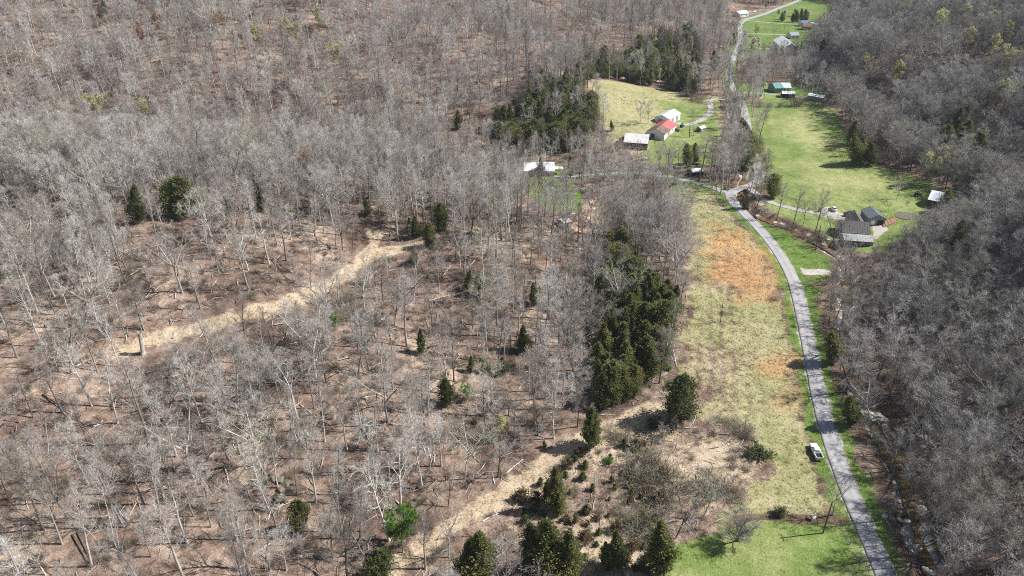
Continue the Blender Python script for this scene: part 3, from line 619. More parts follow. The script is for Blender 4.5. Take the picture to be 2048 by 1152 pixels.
ORCH = [(*bare_tree_mesh('orchard_tree', 39, 7, 0.14, 0.40, 24, .02, .45, 0.22, 4, 9, 8, tw=0.045), 7)]
CED = [(*cedar_mesh('cedar_%d' % k, 50 + k, 10, rm, shp, nn), 10) for k, (rm, shp, nn) in enumerate([(2.0, 'cone', 9000), (2.5, 'cone', 10500), (2.2, 'oval', 9500), (1.6, 'cone', 7500), (3.0, 'oval', 12000)])]
RCED = [(*cedar_mesh('rusty_cedar', 60, 10, 2.6, 'oval', 5200, 'rusty_cedar'), 10)]
SCED = [(*cedar_mesh('shrub_cedar', 61, 3, 0.9, 'cone', 1300, 'cedar', 0.02, 0.26), 3), (*cedar_mesh('shrub_cedar_b', 62, 3, 1.3, 'oval', 1500, 'rusty_cedar', 0.0, 0.26), 3)]
BRUSH = [shrub_mesh('brush_%d' % k, 70 + k, 1.5, 2.4, 24, 0.034, 'brush') for k in range(3)]
GBUSH = [shrub_mesh('leafy_bush', 75, 1.4, 2.4, 22, .02, 'twig', 'shrub_green', 9, 0.16), shrub_mesh('fresh_bush', 76, 1.2, 1.9, 20, .02, 'twig', 'fresh', 7, 0.13)]
ROCKS = [rock_mesh('rock_%d' % k, 80 + k, 'dark_rock', .6) for k in range(3)] + [rock_mesh('limestone_%d' % k, 84 + k, 'limestone', .4) for k in range(3)]
LOGS = [log_mesh('log_0', 90, 7, .15), log_mesh('log_1', 91, 9, .20, 'pale_bark', 7), log_mesh('log_2', 92, 6, .13, 'dark_bark', 4)]

# ------------------------------------------------------------------ landmarks used to say where a plant stands
LAND = {k: G(*v) for k, v in {
    'the broken snag': (286, 707), 'the forked pale clearing tree': (365, 586), 'the sandy track bend': (745, 495), 'the bright green tree': (800, 1085),
    'the dark rock ledge': (548, 965), 'the white pickup': (1632, 905), 'the lone field cedar': (1362, 838), 'the sawn log': (1213, 831), 'the two crest cedars': (320, 432),
    'the white-roofed house': (1077, 350), 'the white-roofed farm barn': (1268, 300), 'the red-roofed barn': (1335, 268), 'the road junction': (1450, 385), 'the dark-roofed house': (1718, 468),
    'the tin-roofed barn': (1868, 408), 'the pole on the lawn': (1646, 1066), 'the white creek ledge': (1765, 838), 'the shallow creek riffle': (1838, 1065), 'the clay pit': (1422, 910),
    'the great forked slope tree': (632, 755), 'the V-forked dark tree': (716, 748), 'the tall lawn cedar': (1324, 1140), 'the vine-hung tree': (930, 950), 'the green field bush': (1517, 912),
    'the pasture rocks': (1235, 205), 'the teal-roofed house': (1565, 182), 'the gravel pull-off': (1632, 543), 'the white sycamore': (1716, 612), 'the white gabled house': (1572, 92),
    'the sandy track foot': (830, 1100), 'the cedar wood': (1285, 700), 'the lawn ditch': (1560, 1033), 'the small tin hut': (1129, 446), 'the brown clearing': (520, 590), 'the stout pale tree': (251, 534),
    'the upper sandy track': (470, 638)}.items()}
ORD = 'first second third fourth fifth sixth seventh eighth ninth tenth eleventh twelfth thirteenth fourteenth fifteenth sixteenth seventeenth eighteenth nineteenth twentieth'.split()
ORD += ['twenty-' + o for o in ORD[:9]] + ['thirtieth'] + ['thirty-' + o for o in ORD[:9]] + ['fortieth'] + ['forty-' + o for o in ORD[:9]] + ['fiftieth'] + ['fifty-' + o for o in ORD[:9]]
PENDING = {}
def say_where(o, noun, adj, p):
    k, v = min(LAND.items(), key=lambda kv: (kv[1][0] - p[0]) ** 2 + (kv[1][1] - p[1]) ** 2)
    dx, dy = p[0] - v[0], p[1] - v[1]
    side = ('right of' if dx > 0 else 'left of') if abs(dx) > abs(dy) else ('beyond' if dy > 0 else 'in front of')
    PENDING.setdefault((noun, k, side), []).append((math.hypot(dx, dy), adj, o))
def write_labels():
    for (noun, k, side), lst in PENDING.items():
        lst.sort(key=lambda t: t[0])
        for i, (_, adj, o) in enumerate(lst): o['label'] = f'{adj} {noun}, {ORD[min(i, len(ORD) - 1)]} {side} {k}'
RNG = random.Random(4)
def plant(name, parts, p, h, rz=None, label=None, cat='tree', group=None, lean=(0, 0), wide=1.0, noun=None, adj=None, names=('trunk', 'crown')):
    """one tree of its own: an Empty at its foot, the trunk and the crown its children"""
    s = h / parts[2]; o = empty(name, (p[0], p[1], float(HH(p[0], p[1])) - 0.05), RNG.uniform(0, 6.28) if rz is None else rz, label, cat, group)
    o.scale = (s * wide, s * wide, s); o.rotation_euler = (lean[1], lean[0], o.rotation_euler[2])
    obj(names[0], parts[0], o); obj(names[1], parts[1], o)
    if label is None: say_where(o, noun, adj, p)
    return o
def height_for(base, top):
    p = G(*base); lo, hi = 0.5, 45
    for _ in range(30):
        m = .5 * (lo + hi)
        if proj(p[0], p[1], p[2] + m)[1] > top[1]: lo = m
        else: hi = m
    x, y, dep = proj(p[0], p[1], p[2] + lo); off = (top[0] - x) / F * dep
    return p, lo, off

# ------------------------------------------------------------------ buildings
def house(name, label, cat, r0, r1, hr, he, W, wall, roof, over=0.4, doors=(), wins=(), chimney=False, skew=0.0, open_sides=(), roof2=None, group=None, extra=None):
    """a gabled building: r0, r1 the ends of its ridge in the photograph, hr/he heights of ridge and eaves, W its depth"""
    a, b_ = G(*r0, lift=hr), G(*r1, lift=hr); c = (a + b_) / 2; d = b_ - a; L = math.hypot(d[0], d[1]); rz = math.atan2(d[1], d[0])
    z0 = float(base_h(c[0], c[1])); t = empty(name, (c[0], c[1], z0), rz, label, cat, group)
    h = L / 2; w = W / 2; rr = hr; g = 0.16
    mb = MB()
    sides = {'+y': (0, [(-h, w, -.6), (h, w, -.6), (h, w, he), (-h, w, he)]), '-y': (1, [(h, -w, -.6), (-h, -w, -.6), (-h, -w, he), (h, -w, he)]),
             '+x': (2, [(h, w, -.6), (h, -w, -.6), (h, -w, he), (h, 0, rr - g), (h, w, he)]), '-x': (3, [(-h, -w, -.6), (-h, w, -.6), (-h, w, he), (-h, 0, rr - g), (-h, -w, he)])}
    for k, (i, V) in sides.items():
        if k in open_sides: continue
        n = np.cross(np.array(V[1]) - np.array(V[0]), np.array(V[2]) - np.array(V[0])); n /= np.linalg.norm(n)
        V2 = [tuple(np.array(v) + n * 0.0) for v in V]; Vi = [tuple(np.array(v) - np.array({'+y': (0, .15, 0), '-y': (0, -.15, 0), '+x': (.15, 0, 0), '-x': (-.15, 0, 0)}[k])) for v in V]
        m = len(V); F_ = [tuple(range(m)), tuple(range(2 * m - 1, m - 1, -1))] + [(j, (j + 1) % m, m + (j + 1) % m, m + j) for j in range(m)]
        mb.add(V2 + Vi, F_)
    if open_sides:
        for sx in (-h + .12, 0, h - .12):
            for sy in (-w + .12, w - .12): mb.box(sx - .1, sx + .1, sy - .1, sy + .1, -.6, he)
    mb.box(-h + .2, h - .2, -w + .2, w - .2, -.7, -.02)
    mb.build('wall', M[wall], t)
    for s, rm in ((1, roof), (-1, roof2 or roof)):
        q = MB(); e = w + over; ze = he - (rr - he) * over / w; x = h + over * .6; zt = .14
        V = [(-x, 0, rr), (x, 0, rr), (x, s * e, ze), (-x, s * e, ze)]; V += [(v[0], v[1], v[2] - zt) for v in V]
        q.add(V, [(0, 1, 2, 3), (7, 6, 5, 4), (0, 4, 5, 1), (1, 5, 6, 2), (2, 6, 7, 3), (3, 7, 4, 0)])
        n_rib = max(3, int(L / 0.9))
        for i in range(n_rib + 1):           # standing seams / shingle courses
            xx = -x + 0.05 + (2 * x - .1) * i / n_rib; sl = np.array([0, s * e, ze - rr]); sl = sl
            q.add([(xx - .02, 0, rr + .005), (xx + .02, 0, rr + .005), (xx + .02, s * e, ze + .005), (xx - .02, s * e, ze + .005), (xx - .02, 0, rr + .05), (xx + .02, 0, rr + .05), (xx + .02, s * e, ze + .05), (xx - .02, s * e, ze + .05)],
                  [(4, 5, 6, 7), (0, 1, 5, 4), (1, 2, 6, 5), (2, 3, 7, 6), (3, 0, 4, 7)])
        q.build('roof', M[rm], t)
    def place(side, u, z0_, ww, hh_, th=.05):
        q = MB()
        if side in '+y-y': s = 1 if side == '+y' else -1; y = s * w; q.box(u * h - ww / 2, u * h + ww / 2, min(y, y + s * th), max(y, y + s * th), z0_, z0_ + hh_)
        else: s = 1 if side == '+x' else -1; x = s * h; q.box(min(x, x + s * th), max(x, x + s * th), u * w - ww / 2, u * w + ww / 2, z0_, z0_ + hh_)
        return q
    for side, u, ww, hh_, mt in doors: place(side, u, 0, ww, hh_).build('door', M[mt], t)  # some black entries are no door leaves but painted dark of an opening
    for side, u in wins:
        f = place(side, u, .95, 1.15, 1.35, .05).build('window', M['white_paint'], t); place(side, u, 1.02, .98, 1.2, .065).build('pane', M['glass'], f)
    if chimney:
        q = MB(); q.box(h * .35 - .35, h * .35 + .35, .5, 1.1, rr - 1.0, rr + .9).box(h * .35 - .42, h * .35 + .42, .43, 1.17, rr + .9, rr + 1.02); q.build('chimney', M['brick'], t)
    if extra: extra(t, h, w, rr, he)
    return t
def lean_to(t, h, w, rr, he):
    q = MB(); q.add([(-h - .2, -w * .9, he - .2), (-h - .2, w * .9, he - .2), (-h - 3.2, w * .9, he - 1.3), (-h - 3.2, -w * .9, he - 1.3), (-h - .2, -w * .9, he - .32), (-h - .2, w * .9, he - .32), (-h - 3.2, w * .9, he - 1.42), (-h - 3.2, -w * .9, he - 1.42)],
                    [(0, 1, 2, 3), (7, 6, 5, 4), (0, 4, 5, 1), (1, 5, 6, 2), (2, 6, 7, 3), (3, 7, 4, 0)]); q.build('lean_to_roof', M['rust_roof'], t)
    [MB().box(-h - 3.1, -h - 2.95, y - .08, y + .08, -.6, he - 1.35).build('post', M['dark_wood'], t) for y in (-w * .85, 0, w * .85)]
BW = [('-y', -.5), ('-y', .45), ('+y', -.5), ('+y', .4)]
house('barn', 'old farm barn with stained white metal roof and dark open front', 'barn', (1251, 265), (1298, 269), 6.6, 3.6, 11.5, 'dark_wood', 'stained_roof', doors=[('-y', .15, 2.6, 2.8, 'black'), ('-y', .62, 3.0, 1.6, 'tan_wood'), ('-y', -.55, 2.2, 2.4, 'black')], extra=lean_to)  # black panels paint the shaded inside of the open front
house('barn', 'long farm building with a red metal roof rusting to brown', 'barn', (1337, 239), (1312, 259), 5.2, 3.2, 10.0, 'white_wall', 'patch_red_roof', doors=[('+x', -.3, 2.4, 2.4, 'dark_wood')], wins=[('+y', -.4), ('+y', .3)], roof2='patch_red_roof')
house('farm_shed', 'bright white metal shed behind the red roofed building', 'shed', (1325, 229), (1348, 218), 5.2, 3.5, 9.0, 'white_wall', 'white_roof', doors=[('-x', .2, 3.0, 2.8, 'grey_wall'), ('-y', -.35, 2.6, 2.6, 'grey_wall'), ('-y', .4, 2.6, 2.6, 'grey_wall')])
house('garden_shed', 'tiny white shed alone on the farm lawn', 'shed', (1398, 253), (1408, 250), 3.0, 2.2, 3.0, 'grey_wall', 'white_roof', .2, doors=[('-x', 0, 1.2, 1.8, 'black')])
house('open_shelter', 'small white roofed shelter with dark open sides by the side lane', 'shelter', (1382, 338), (1404, 336), 3.2, 2.5, 4.2, 'dark_wood', 'white_roof', .3, open_sides=('-y', '+y'))
def porch_roof(t, h, w, rr, he):
    q = MB(); q.box(h + .1, h + 4.5, -w * .4, w * .3, he - .35, he - .22); [q.box(h + 4.2, h + 4.35, y - .07, y + .07, -.6, he - .35) for y in (-w * .35, w * .25)]; q.build('porch', M['white_paint'], t)
house('farmhouse', 'white roofed house half hidden behind pale bare trees', 'house', (1048, 324), (1108, 324), 5.8, 3.2, 9.5, 'grey_wall', 'white_roof', wins=BW, doors=[('-y', .05, 1.0, 2.1, 'white_paint')], extra=porch_roof)
# the dark roofed house: a front wing and a rear wing
def rear_wing(t, h, w, rr, he):
    x0, x1 = -h * .08, h * .98; yy = w + 7.5; r2 = rr - .25
    q = MB(); q.box(x0, x1, w + .003, yy, -.6, he); q.build('wing_wall', M['grey_wall'], t)
    xm = (x0 + x1) / 2; q = MB()
    for s, xe in ((-1, x0 - .4), (1, x1 + .4)):
        V = [(xm, 1.2, r2), (xm, yy + .4, r2), (xe, yy + .4, he - .2), (xe, w * .6, he - .2)]; V += [(v[0], v[1], v[2] - .14) for v in V]
        f = [(0, 1, 2, 3), (7, 6, 5, 4), (0, 4, 5, 1), (1, 5, 6, 2), (2, 6, 7, 3), (3, 7, 4, 0)]; q.add(V, f if s < 0 else [tuple(reversed(k)) for k in f])
    q.add([(x0, yy, he), (x1, yy, he), (xm, yy, r2 - .15)], [(0, 1, 2)]); q.build('wing_roof', M['shingle'], t)
    q = MB(); q.add([(-h * .55, -w * .55, he + .55), (-h * .40, -w * .55, he + .55), (-h * .475, -w * .55, he + 1.5), (-h * .55, -.6, he + 1.5), (-h * .4, -.6, he + 1.5), (-h * .475, -.3, he + 1.75)], [(0, 1, 2), (0, 2, 5, 3), (1, 4, 5, 2), (3, 5, 4), (0, 3, 4, 1)]); q.build('dormer', M['shingle'], t)
    for xx in (-.1, .25): MB().tube([(xx * h, .8, rr - .6), (xx * h, .8, rr + .25)], .06, 8).build('vent_pipe', M['white_paint'], t)
    q = MB(); q.box(-h - .3, h + .3, -w - .46, -w - .38, he - .42, he - .28); q.build('gutter', M['white_paint'], t)
house('house', 'grey house with dark shingle roof and rear wing beside the creek', 'house', (1684, 440), (1738, 443), 5.6, 3.0, 9.5, 'grey_wall', 'shingle', doors=[('-y', .1, 1.0, 2.1, 'white_paint')], wins=[('-y', -.6), ('-y', -.25), ('-y', .45), ('-y', .8), ('-x', 0), ('+x', -.3)], extra=rear_wing)
house('carport', 'low pale roofed carport in front of the dark roofed house', 'carport', (1686, 470), (1746, 470), 3.6, 2.7, 6.0, 'grey_wall', 'pale_shingle', .3, doors=[('-y', -.3, 4.5, 2.2, 'black'), ('-y', .55, 2.2, 2.2, 'grey_roof')])
house('garage', 'grey metal garage with white door behind the dark roofed house', 'garage', (1741, 412), (1758, 430), 4.6, 3.0, 6.5, 'grey_wall', 'grey_roof', .3, doors=[('+x', -.5, 1.6, 2.0, 'white_paint'), ('+x', .4, 2.4, 2.2, 'black')], wins=[('-y', 0)])  # black panel stands for the dark of an opening beside the white door
house('barn', 'tin roofed barn at the edge of the right hand woods', 'barn', (1865, 380), (1902, 387), 6.0, 3.4, 9.5, 'dark_wood', 'white_roof', doors=[('-y', -.2, 2.6, 2.6, 'black')])
house('house', 'white gabled house far up the valley', 'house', (1564, 71), (1584, 88), 8.5, 4.8, 13.0, 'white_wall', 'white_roof', wins=BW + [('-x', -.4), ('-x', .4)])
house('garage', 'small blue roofed garage beside the white gabled house', 'garage', (1574, 89), (1590, 89), 4.6, 3.0, 7.0, 'grey_wall', 'blue_roof', doors=[('-y', -.3, 3, 2.3, 'white_paint'), ('-y', .4, 3, 2.3, 'white_paint')])
house('house', 'pale grey roofed house beyond the white gabled house', 'house', (1579, 64), (1596, 63), 5.2, 3.0, 9.0, 'white_wall', 'pale_shingle', wins=BW)
house('house', 'red brick house far up the valley under the hill', 'house', (1606, 46), (1624, 45), 5.6, 3.2, 10, 'brick', 'rust_roof', wins=BW, chimney=True)
house('shed', 'blue roofed shed next to the far brick house', 'shed', (1601, 41), (1616, 40), 5, 3.4, 8, 'white_wall', 'blue_roof', doors=[('-y', 0, 3, 2.5, 'white_paint')])
house('mobile_home', 'white trailer home right of the far brick house', 'house', (1625, 45), (1640, 46), 3.6, 2.8, 5, 'white_wall', 'white_roof', .2, wins=BW)
house('house', 'pale green roofed house far beyond the road bend', 'house', (1473, 22), (1492, 20), 5.6, 3.2, 10, 'white_wall', 'mint_roof', wins=BW)
house('house', 'teal roofed house beside the far lane', 'house', (1545, 166), (1561, 165), 5.4, 3.2, 10, 'grey_wall', 'teal_roof', wins=BW)
house('house_annex', 'pale mint roofed annex joined to the teal roofed house', 'house', (1562, 165.5), (1580, 165), 5.2, 3.1, 9, 'white_wall', 'mint_roof', wins=[('-y', -.4), ('-y', .4)])
house('long_shed', 'long white roofed shed with dark open front beside the meadow', 'shed', (1564, 182), (1590, 183), 3.6, 2.7, 6, 'dark_wood', 'white_roof', .3, open_sides=('-y',))
house('long_shed', 'flat white roofed shed at the edge of the wooded hill', 'shed', (1619, 187), (1650, 190), 3.2, 2.5, 6.5, 'grey_wall', 'white_roof', .3)
house('cabin', 'tiny slate blue roofed cabin among far bare trees', 'cabin', (1636, 112), (1643, 111), 3.6, 2.4, 4, 'grey_wall', 'blue_roof', .2)
house('pump_house', 'slate blue roofed hut below the tiny cabin', 'cabin', (1636, 120), (1644, 119), 3.2, 2.2, 4, 'grey_wall', 'blue_roof', .2)
house('tin_hut', 'small pale tin roofed hut among the bare trees', 'hut', (1121, 437), (1137, 437), 3.2, 2.5, 4.0, 'old_wood', 'stained_roof', .2, doors=[('-y', 0, 1.2, 1.9, 'black')])
# blue tarp shelter by the road
p = G(1470, 322); t = empty('tarp_shelter', p, .2, 'blue tarp shelter among the trees left of the road', 'shelter')
MB().add([(-2, -2, 1.2), (2, -2, 1.2), (2, 0, 2.6), (-2, 0, 2.6), (2, 2, 1.1), (-2, 2, 1.1), (-2, -2, 1.15), (2, -2, 1.15), (2, 0, 2.55), (-2, 0, 2.55), (2, 2, 1.05), (-2, 2, 1.05)], [(0, 1, 2, 3), (3, 2, 4, 5), (9, 8, 7, 6), (11, 10, 8, 9), (0, 6, 7, 1), (4, 10, 11, 5)]).build('tarp', M['tarp_blue'], t)
q = MB(); [q.tube([(x, y, -.2), (x, y, zt)], .05, 6) for x in (-1.9, 1.9) for y, zt in ((-1.9, 1.2), (0, 2.5), (1.9, 1.1))]; q.build('pole', M['old_wood'], t)

# ------------------------------------------------------------------ vehicles
def wheels(t, xs_, y, r, w=.26):
    for x in xs_:
        for s in (-1, 1):
            ty = MB().loft([[(x + r * math.cos(a) * k, s * y + yy, r + r * math.sin(a) * k) for a in np.linspace(0, 2 * math.pi, 18, endpoint=False)] for yy, k in ((-w / 2, .93), (-w / 2 + .04, 1), (w / 2 - .04, 1), (w / 2, .93))]).build('wheel', M['rubber'], t)
            MB().loft([[(x + r * .6 * math.cos(a), s * y + yy, r + r * .6 * math.sin(a)) for a in np.linspace(0, 2 * math.pi, 14, endpoint=False)] for yy in ((w / 2 - .02) * s, (w / 2 + .012) * s)]).build('rim', M['chrome'], ty)
def cross(x, hw, z0, z1, tw_=None, r=.06): tw_ = tw_ or hw; return [(x, -hw + r, z0), (x, hw - r, z0), (x, hw, z0 + r), (x, hw, (z0 + z1) / 2), (x, tw_, z1 - r), (x, tw_ - r, z1), (x, -tw_ + r, z1), (x, -tw_, z1 - r), (x, -hw, (z0 + z1) / 2), (x, -hw, z0 + r)]
def pickup(name, label, p, rz, paint, cat='pickup truck'):
    t = empty(name, p, rz, label, cat)
    q = MB(); q.loft([cross(2.9, .80, .62, 1.00), cross(2.8, .92, .45, 1.10), cross(2.2, .97, .40, 1.17, .93), cross(1.25, .99, .40, 1.22, .95), cross(1.1, .99, .40, 1.24, .96), cross(-.75, .99, .40, 1.24, .96)])
    q.loft([cross(-.75, .99, .42, .80), cross(-2.85, .99, .46, .80)])                       # bed floor
    for s in (-1, 1): q.box(-2.85, -.76, min(s * .99, s * .86), max(s * .99, s * .86), .80, 1.30)
    q.box(-.90, -.752, -.86, .86, .80, 1.30)
    q.build('body', M[paint], t, False, .03)
    q = MB(); q.loft([cross(1.15, .92, 1.24, 1.30, .90, .02), cross(.55, .88, 1.24, 1.80, .76), cross(.35, .88, 1.24, 1.86, .74), cross(-.45, .88, 1.24, 1.86, .74), cross(-.68, .90, 1.24, 1.78, .78)]); q.build('cab', M[paint], t, True)
    MB().box(-2.93, -2.853, -.84, .84, .62, 1.28).build('tailgate', M[paint], t, False, .015)
    MB().box(-2.80, -.92, -.85, .85, .802, .83).build('bed_liner', M['black'], t)
    q = MB().add([(1.135, -.74, 1.30), (1.135, .74, 1.30), (.60, .68, 1.79), (.60, -.68, 1.79)], [(0, 1, 2, 3)]).build('windscreen', M['glass'], t)
    MB().box(-.72, -.685, -.62, .62, 1.36, 1.70).build('rear_window', M['glass'], t)
    for s in (-1, 1):
        for x0, x1 in ((.02, .72), (-.58, -.06)):
            MB().add([(x0, s * .905, 1.30), (x1, s * .905, 1.30), (x1 - (.12 if x1 > .5 else 0), s * .80, 1.72), (x0, s * .80, 1.72)], [(0, 1, 2, 3)]).build('side_window', M['glass'], t)
        MB().box(2.82, 2.93, min(s * .60, s * .88), max(s * .60, s * .88), .80, 1.0).build('headlight', M['lens_clear'], t)
        MB().box(-2.92, -2.84, min(s * .86, s * 1.0), max(s * .86, s * 1.0), .85, 1.22).build('tail_light', M['lens_red'], t)
        MB().box(.85, 1.02, min(s * .97, s * 1.22), max(s * .97, s * 1.22), 1.25, 1.45).build('mirror', M['black'], t)
    MB().box(2.86, 2.96, -.58, .58, .70, 1.0).build('grille', M['chrome'], t); MB().box(2.84, 3.02, -.93, .93, .42, .60).build('bumper', M['chrome'], t); MB().box(-3.05, -2.90, -.93, .93, .45, .60).build('bumper', M['chrome'], t)
    wheels(t, (1.95, -1.75), .90, .40); return t
def car(name, label, p, rz, paint, cat='car'):
    t = empty(name, p, rz, label, cat)
    MB().loft([cross(2.3, .72, .45, .72), cross(2.15, .86, .32, .86), cross(1.1, .90, .28, .98, .86), cross(-1.4, .90, .28, 1.0, .86), cross(-2.15, .86, .34, .98), cross(-2.28, .76, .45, .9)]).build('body', M[paint], t, True)
    MB().loft([cross(1.05, .84, .96, 1.0, .82, .015), cross(.25, .80, .96, 1.46, .66), cross(-1.2, .80, .96, 1.50, .66), cross(-2.0, .82, .96, 1.05, .78, .02)]).build('cabin', M[paint], t, True)
    MB().add([(1.0, -.70, 1.03), (1.0, .70, 1.03), (.32, .60, 1.455), (.32, -.60, 1.455)], [(0, 1, 2, 3)]).build('windscreen', M['glass'], t)
    MB().add([(-1.98, -.70, 1.09), (-1.98, .70, 1.09), (-1.28, .60, 1.49), (-1.28, -.60, 1.49)], [(0, 3, 2, 1)]).build('rear_window', M['glass'], t)
    for s in (-1, 1):
        MB().add([(.75, s * .835, 1.02), (-1.7, s * .835, 1.03), (-1.2, s * .725, 1.40), (.25, s * .725, 1.38)], [(0, 1, 2, 3)]).build('side_window', M['glass'], t)
        MB().box(2.15, 2.29, min(s * .5, s * .78), max(s * .5, s * .78), .62, .76).build('headlight', M['lens_clear'], t)
        MB().box(-2.27, -2.12, min(s * .55, s * .82), max(s * .55, s * .82), .74, .90).build('tail_light', M['lens_red'], t)
    wheels(t, (1.4, -1.35), .80, .33, .22); return t
a, b_ = G(1625, 894), G(1637.5, 920.5); c = (a + b_) / 2; c[2] = float(HH(c[0], c[1])) + .02; d = a - b_
pickup('pickup_truck', 'white pickup with open black bed parked on the field grass', c, math.atan2(d[1], d[0]), 'white_paint').scale = (.93, .93, .93)
def veh(fn, name, label, p0, p1, paint, cat):
    a, b_ = G(*p0), G(*p1); c = (a + b_) / 2; c[2] = float(base_h(c[0], c[1])) + .14; d = a - b_; return fn(name, label, c, math.atan2(d[1], d[0]), paint, cat)
veh(car, 'parked_car', 'white car on the gravel pad of the dark roofed house', (1664, 416), (1669, 424), 'white_paint', 'car')
veh(pickup, 'pickup_truck', 'dark pickup parked against the dark roofed house', (1705, 430), (1694, 432), 'dark_paint', 'pickup truck')
veh(car, 'parked_car', 'white car left of the far green roofed house', (1494, 25), (1501, 25), 'white_paint', 'car')
veh(car, 'parked_car', 'white car farthest right by the far green roofed house', (1505, 25), (1512, 24), 'white_paint', 'car')
veh(car, 'parked_car', 'white car beside the teal roofed house', (1522, 170), (1531, 170), 'white_paint', 'car')
veh(car, 'parked_car', 'dark car beside the teal roofed house', (1518, 174), (1526, 174), 'dark_paint', 'car')
def tractor(name, label, p0, rz, paint):
    p = G(*p0); t = empty(name, p, rz, label, 'tractor')
    MB().loft([cross(1.7, .35, .7, 1.25), cross(.3, .38, .65, 1.35), cross(-.9, .5, .6, 1.1)]).build('body', M[paint], t, False, .03)
    q = MB(); q.box(-.9, .1, -.55, .55, 2.2, 2.28); [q.box(x - .04, x + .04, y - .04, y + .04, 1.0, 2.2) for x in (-.85, .05) for y in (-.5, .5)]; q.build('canopy', M['black'], t)
    MB().box(-.7, -.2, -.28, .28, 1.1, 1.6).build('seat', M['black'], t)
    wheels(t, (-.6,), .75, .72, .4); wheels(t, (1.3,), .55, .42, .25); return t
tractor('farm_tractor', 'small dark tractor on the grass near the tin roofed barn', (1835, 392), .3, 'dark_paint')
tractor('farm_tractor', 'blue tractor beside the red roofed building', (1364, 254), .9, 'blue_paint')
tractor('farm_tractor', 'yellow machine left of the far green roofed house', (1465, 26), .2, 'yellow_paint')
def trailer(label, p0, p1, load, w=2.2):
    a, b_ = G(*p0), G(*p1); c = (a + b_) / 2; d = b_ - a; L = max(3.0, math.hypot(d[0], d[1])); t = empty('flat_trailer', (c[0], c[1], float(base_h(c[0], c[1]))), math.atan2(d[1], d[0]), label, 'trailer')
    MB().box(-L / 2, L / 2, -w / 2, w / 2, .6, .75).box(L / 2, L / 2 + 1.2, -.06, .06, .5, .6).build('deck', M['dark_wood'], t); wheels(t, (-.2,), w / 2 - .1, .35)
    MB().box(-L / 2 + .2, L / 2 - .5, -w / 2 + .15, w / 2 - .15, .755, 1.25).box(-L / 2 + .5, 0, -w / 2 + .3, w / 2 - .3, 1.25, 1.6).build('load', M[load], t, False, .05); return t
trailer('trailer stacked with pale boards between the two farm barns', (1298, 263), (1318, 268), 'white_wall')
trailer('dark low trailer at the gable of the red roofed building', (1348, 261), (1360, 263), 'dark_wood')
trailer('white load on a trailer among the yard trees', (1282, 320), (1297, 321), 'white_wall')
trailer('pale boards stacked near the small white shelter', (1381, 329), (1399, 329), 'old_wood')

# ------------------------------------------------------------------ poles, posts, small yard things
def pole(label, base, top, rad=.14, arm=True, cat='utility pole', name='utility_pole', mat='dark_wood'):
    p, h, off = height_for(base, top); p[2] = float(base_h(p[0], p[1])); t = empty(name, p, 0, label, cat)
    MB().tube([(0, 0, -.5), (off * .5, 0, h * .5), (off, 0, h)], [rad * 1.15, rad, rad * .75], 8).build('pole', M[mat], t)
    if arm:
        MB().box(off * .93 - .06, off * .93 + .06, -.9, .9, h * .93, h * .93 + .12).build('cross_arm', M[mat], t)
        q = MB(); [q.tube([(off * .93, y, h * .93 + .12), (off * .93, y, h * .93 + .32)], .05, 6) for y in (-.8, 0, .8)]; q.build('insulator', M['lens_clear'], t)
    return t
pole('dark wooden pole casting a long shadow on the lawn', (1646, 1066), (1665, 1003))
pole('tall dark pole on the green bank between creek and road', (1632, 495), (1642, 450))
pole('thin dark post alone in the tan field', (1441, 644), (1446.5, 600), .11, False, 'post', 'field_post')
pole('thin pale pole behind the white roofed house', (1102, 322), (1102, 288), .12)
pole('thick dark pole on the farm lawn', (1379, 275), (1380, 243), .2, False)
pole('short dark pole beside the small white shelter', (1394, 324), (1395, 304), .14, False)
pole('lane pole beside the small farm bridge', (1440, 218), (1441, 199), .12)
pole('dark pole on the verge near the shed lane', (1528, 199), (1529, 182), .12)
def fence(name, label, pts, h=1.1, step=4.0, mat='old_wood', wires=3):
    w = smooth_line(P2(pts), step); t = empty(name, (w[0][0], w[0][1], float(base_h(*w[0]))), 0, label, 'fence'); o0 = np.array([w[0][0], w[0][1], float(base_h(*w[0]))])
    pr = []
    for x, y in w[:100]:
        z = float(base_h(x, y)); q = np.array([x, y, z]) - o0; pr.append(q); MB().tube([q + [0, 0, -.3], q + [0, 0, h]], [.07, .06], 6).build('post', M[mat], t)
    q = MB(); [q.tube([p_ + np.array([0, 0, h * (k + 1) / (wires + .3)]) for p_ in pr], .02, 3) for k in range(wires)]; q.build('wire', M['grey_wall'], t); return t
fence('wire_fence', 'low wire fence along the lawn beside the road', [(1684, 1056), (1700, 1090), (1720, 1125), (1740, 1160)], 1.0, 3.0, 'dark_wood')
fence('wire_fence', 'post and wire fence across the top of the pasture', [(1205, 176), (1240, 184), (1262, 188), (1290, 185)], 1.2, 6)
fence('wire_fence', 'roadside fence along the green meadow', [(1512, 232), (1522, 262), (1530, 300), (1536, 330)], 1.2, 6)
fence('wire_fence', 'far fence along the lane by the grey roofed house', [(1488, 64), (1520, 65), (1560, 66)], 1.2, 8)
fence('wire_fence', 'fence along the road below the far lawn', [(1470, 128), (1480, 110), (1488, 98)], 1.2, 6)
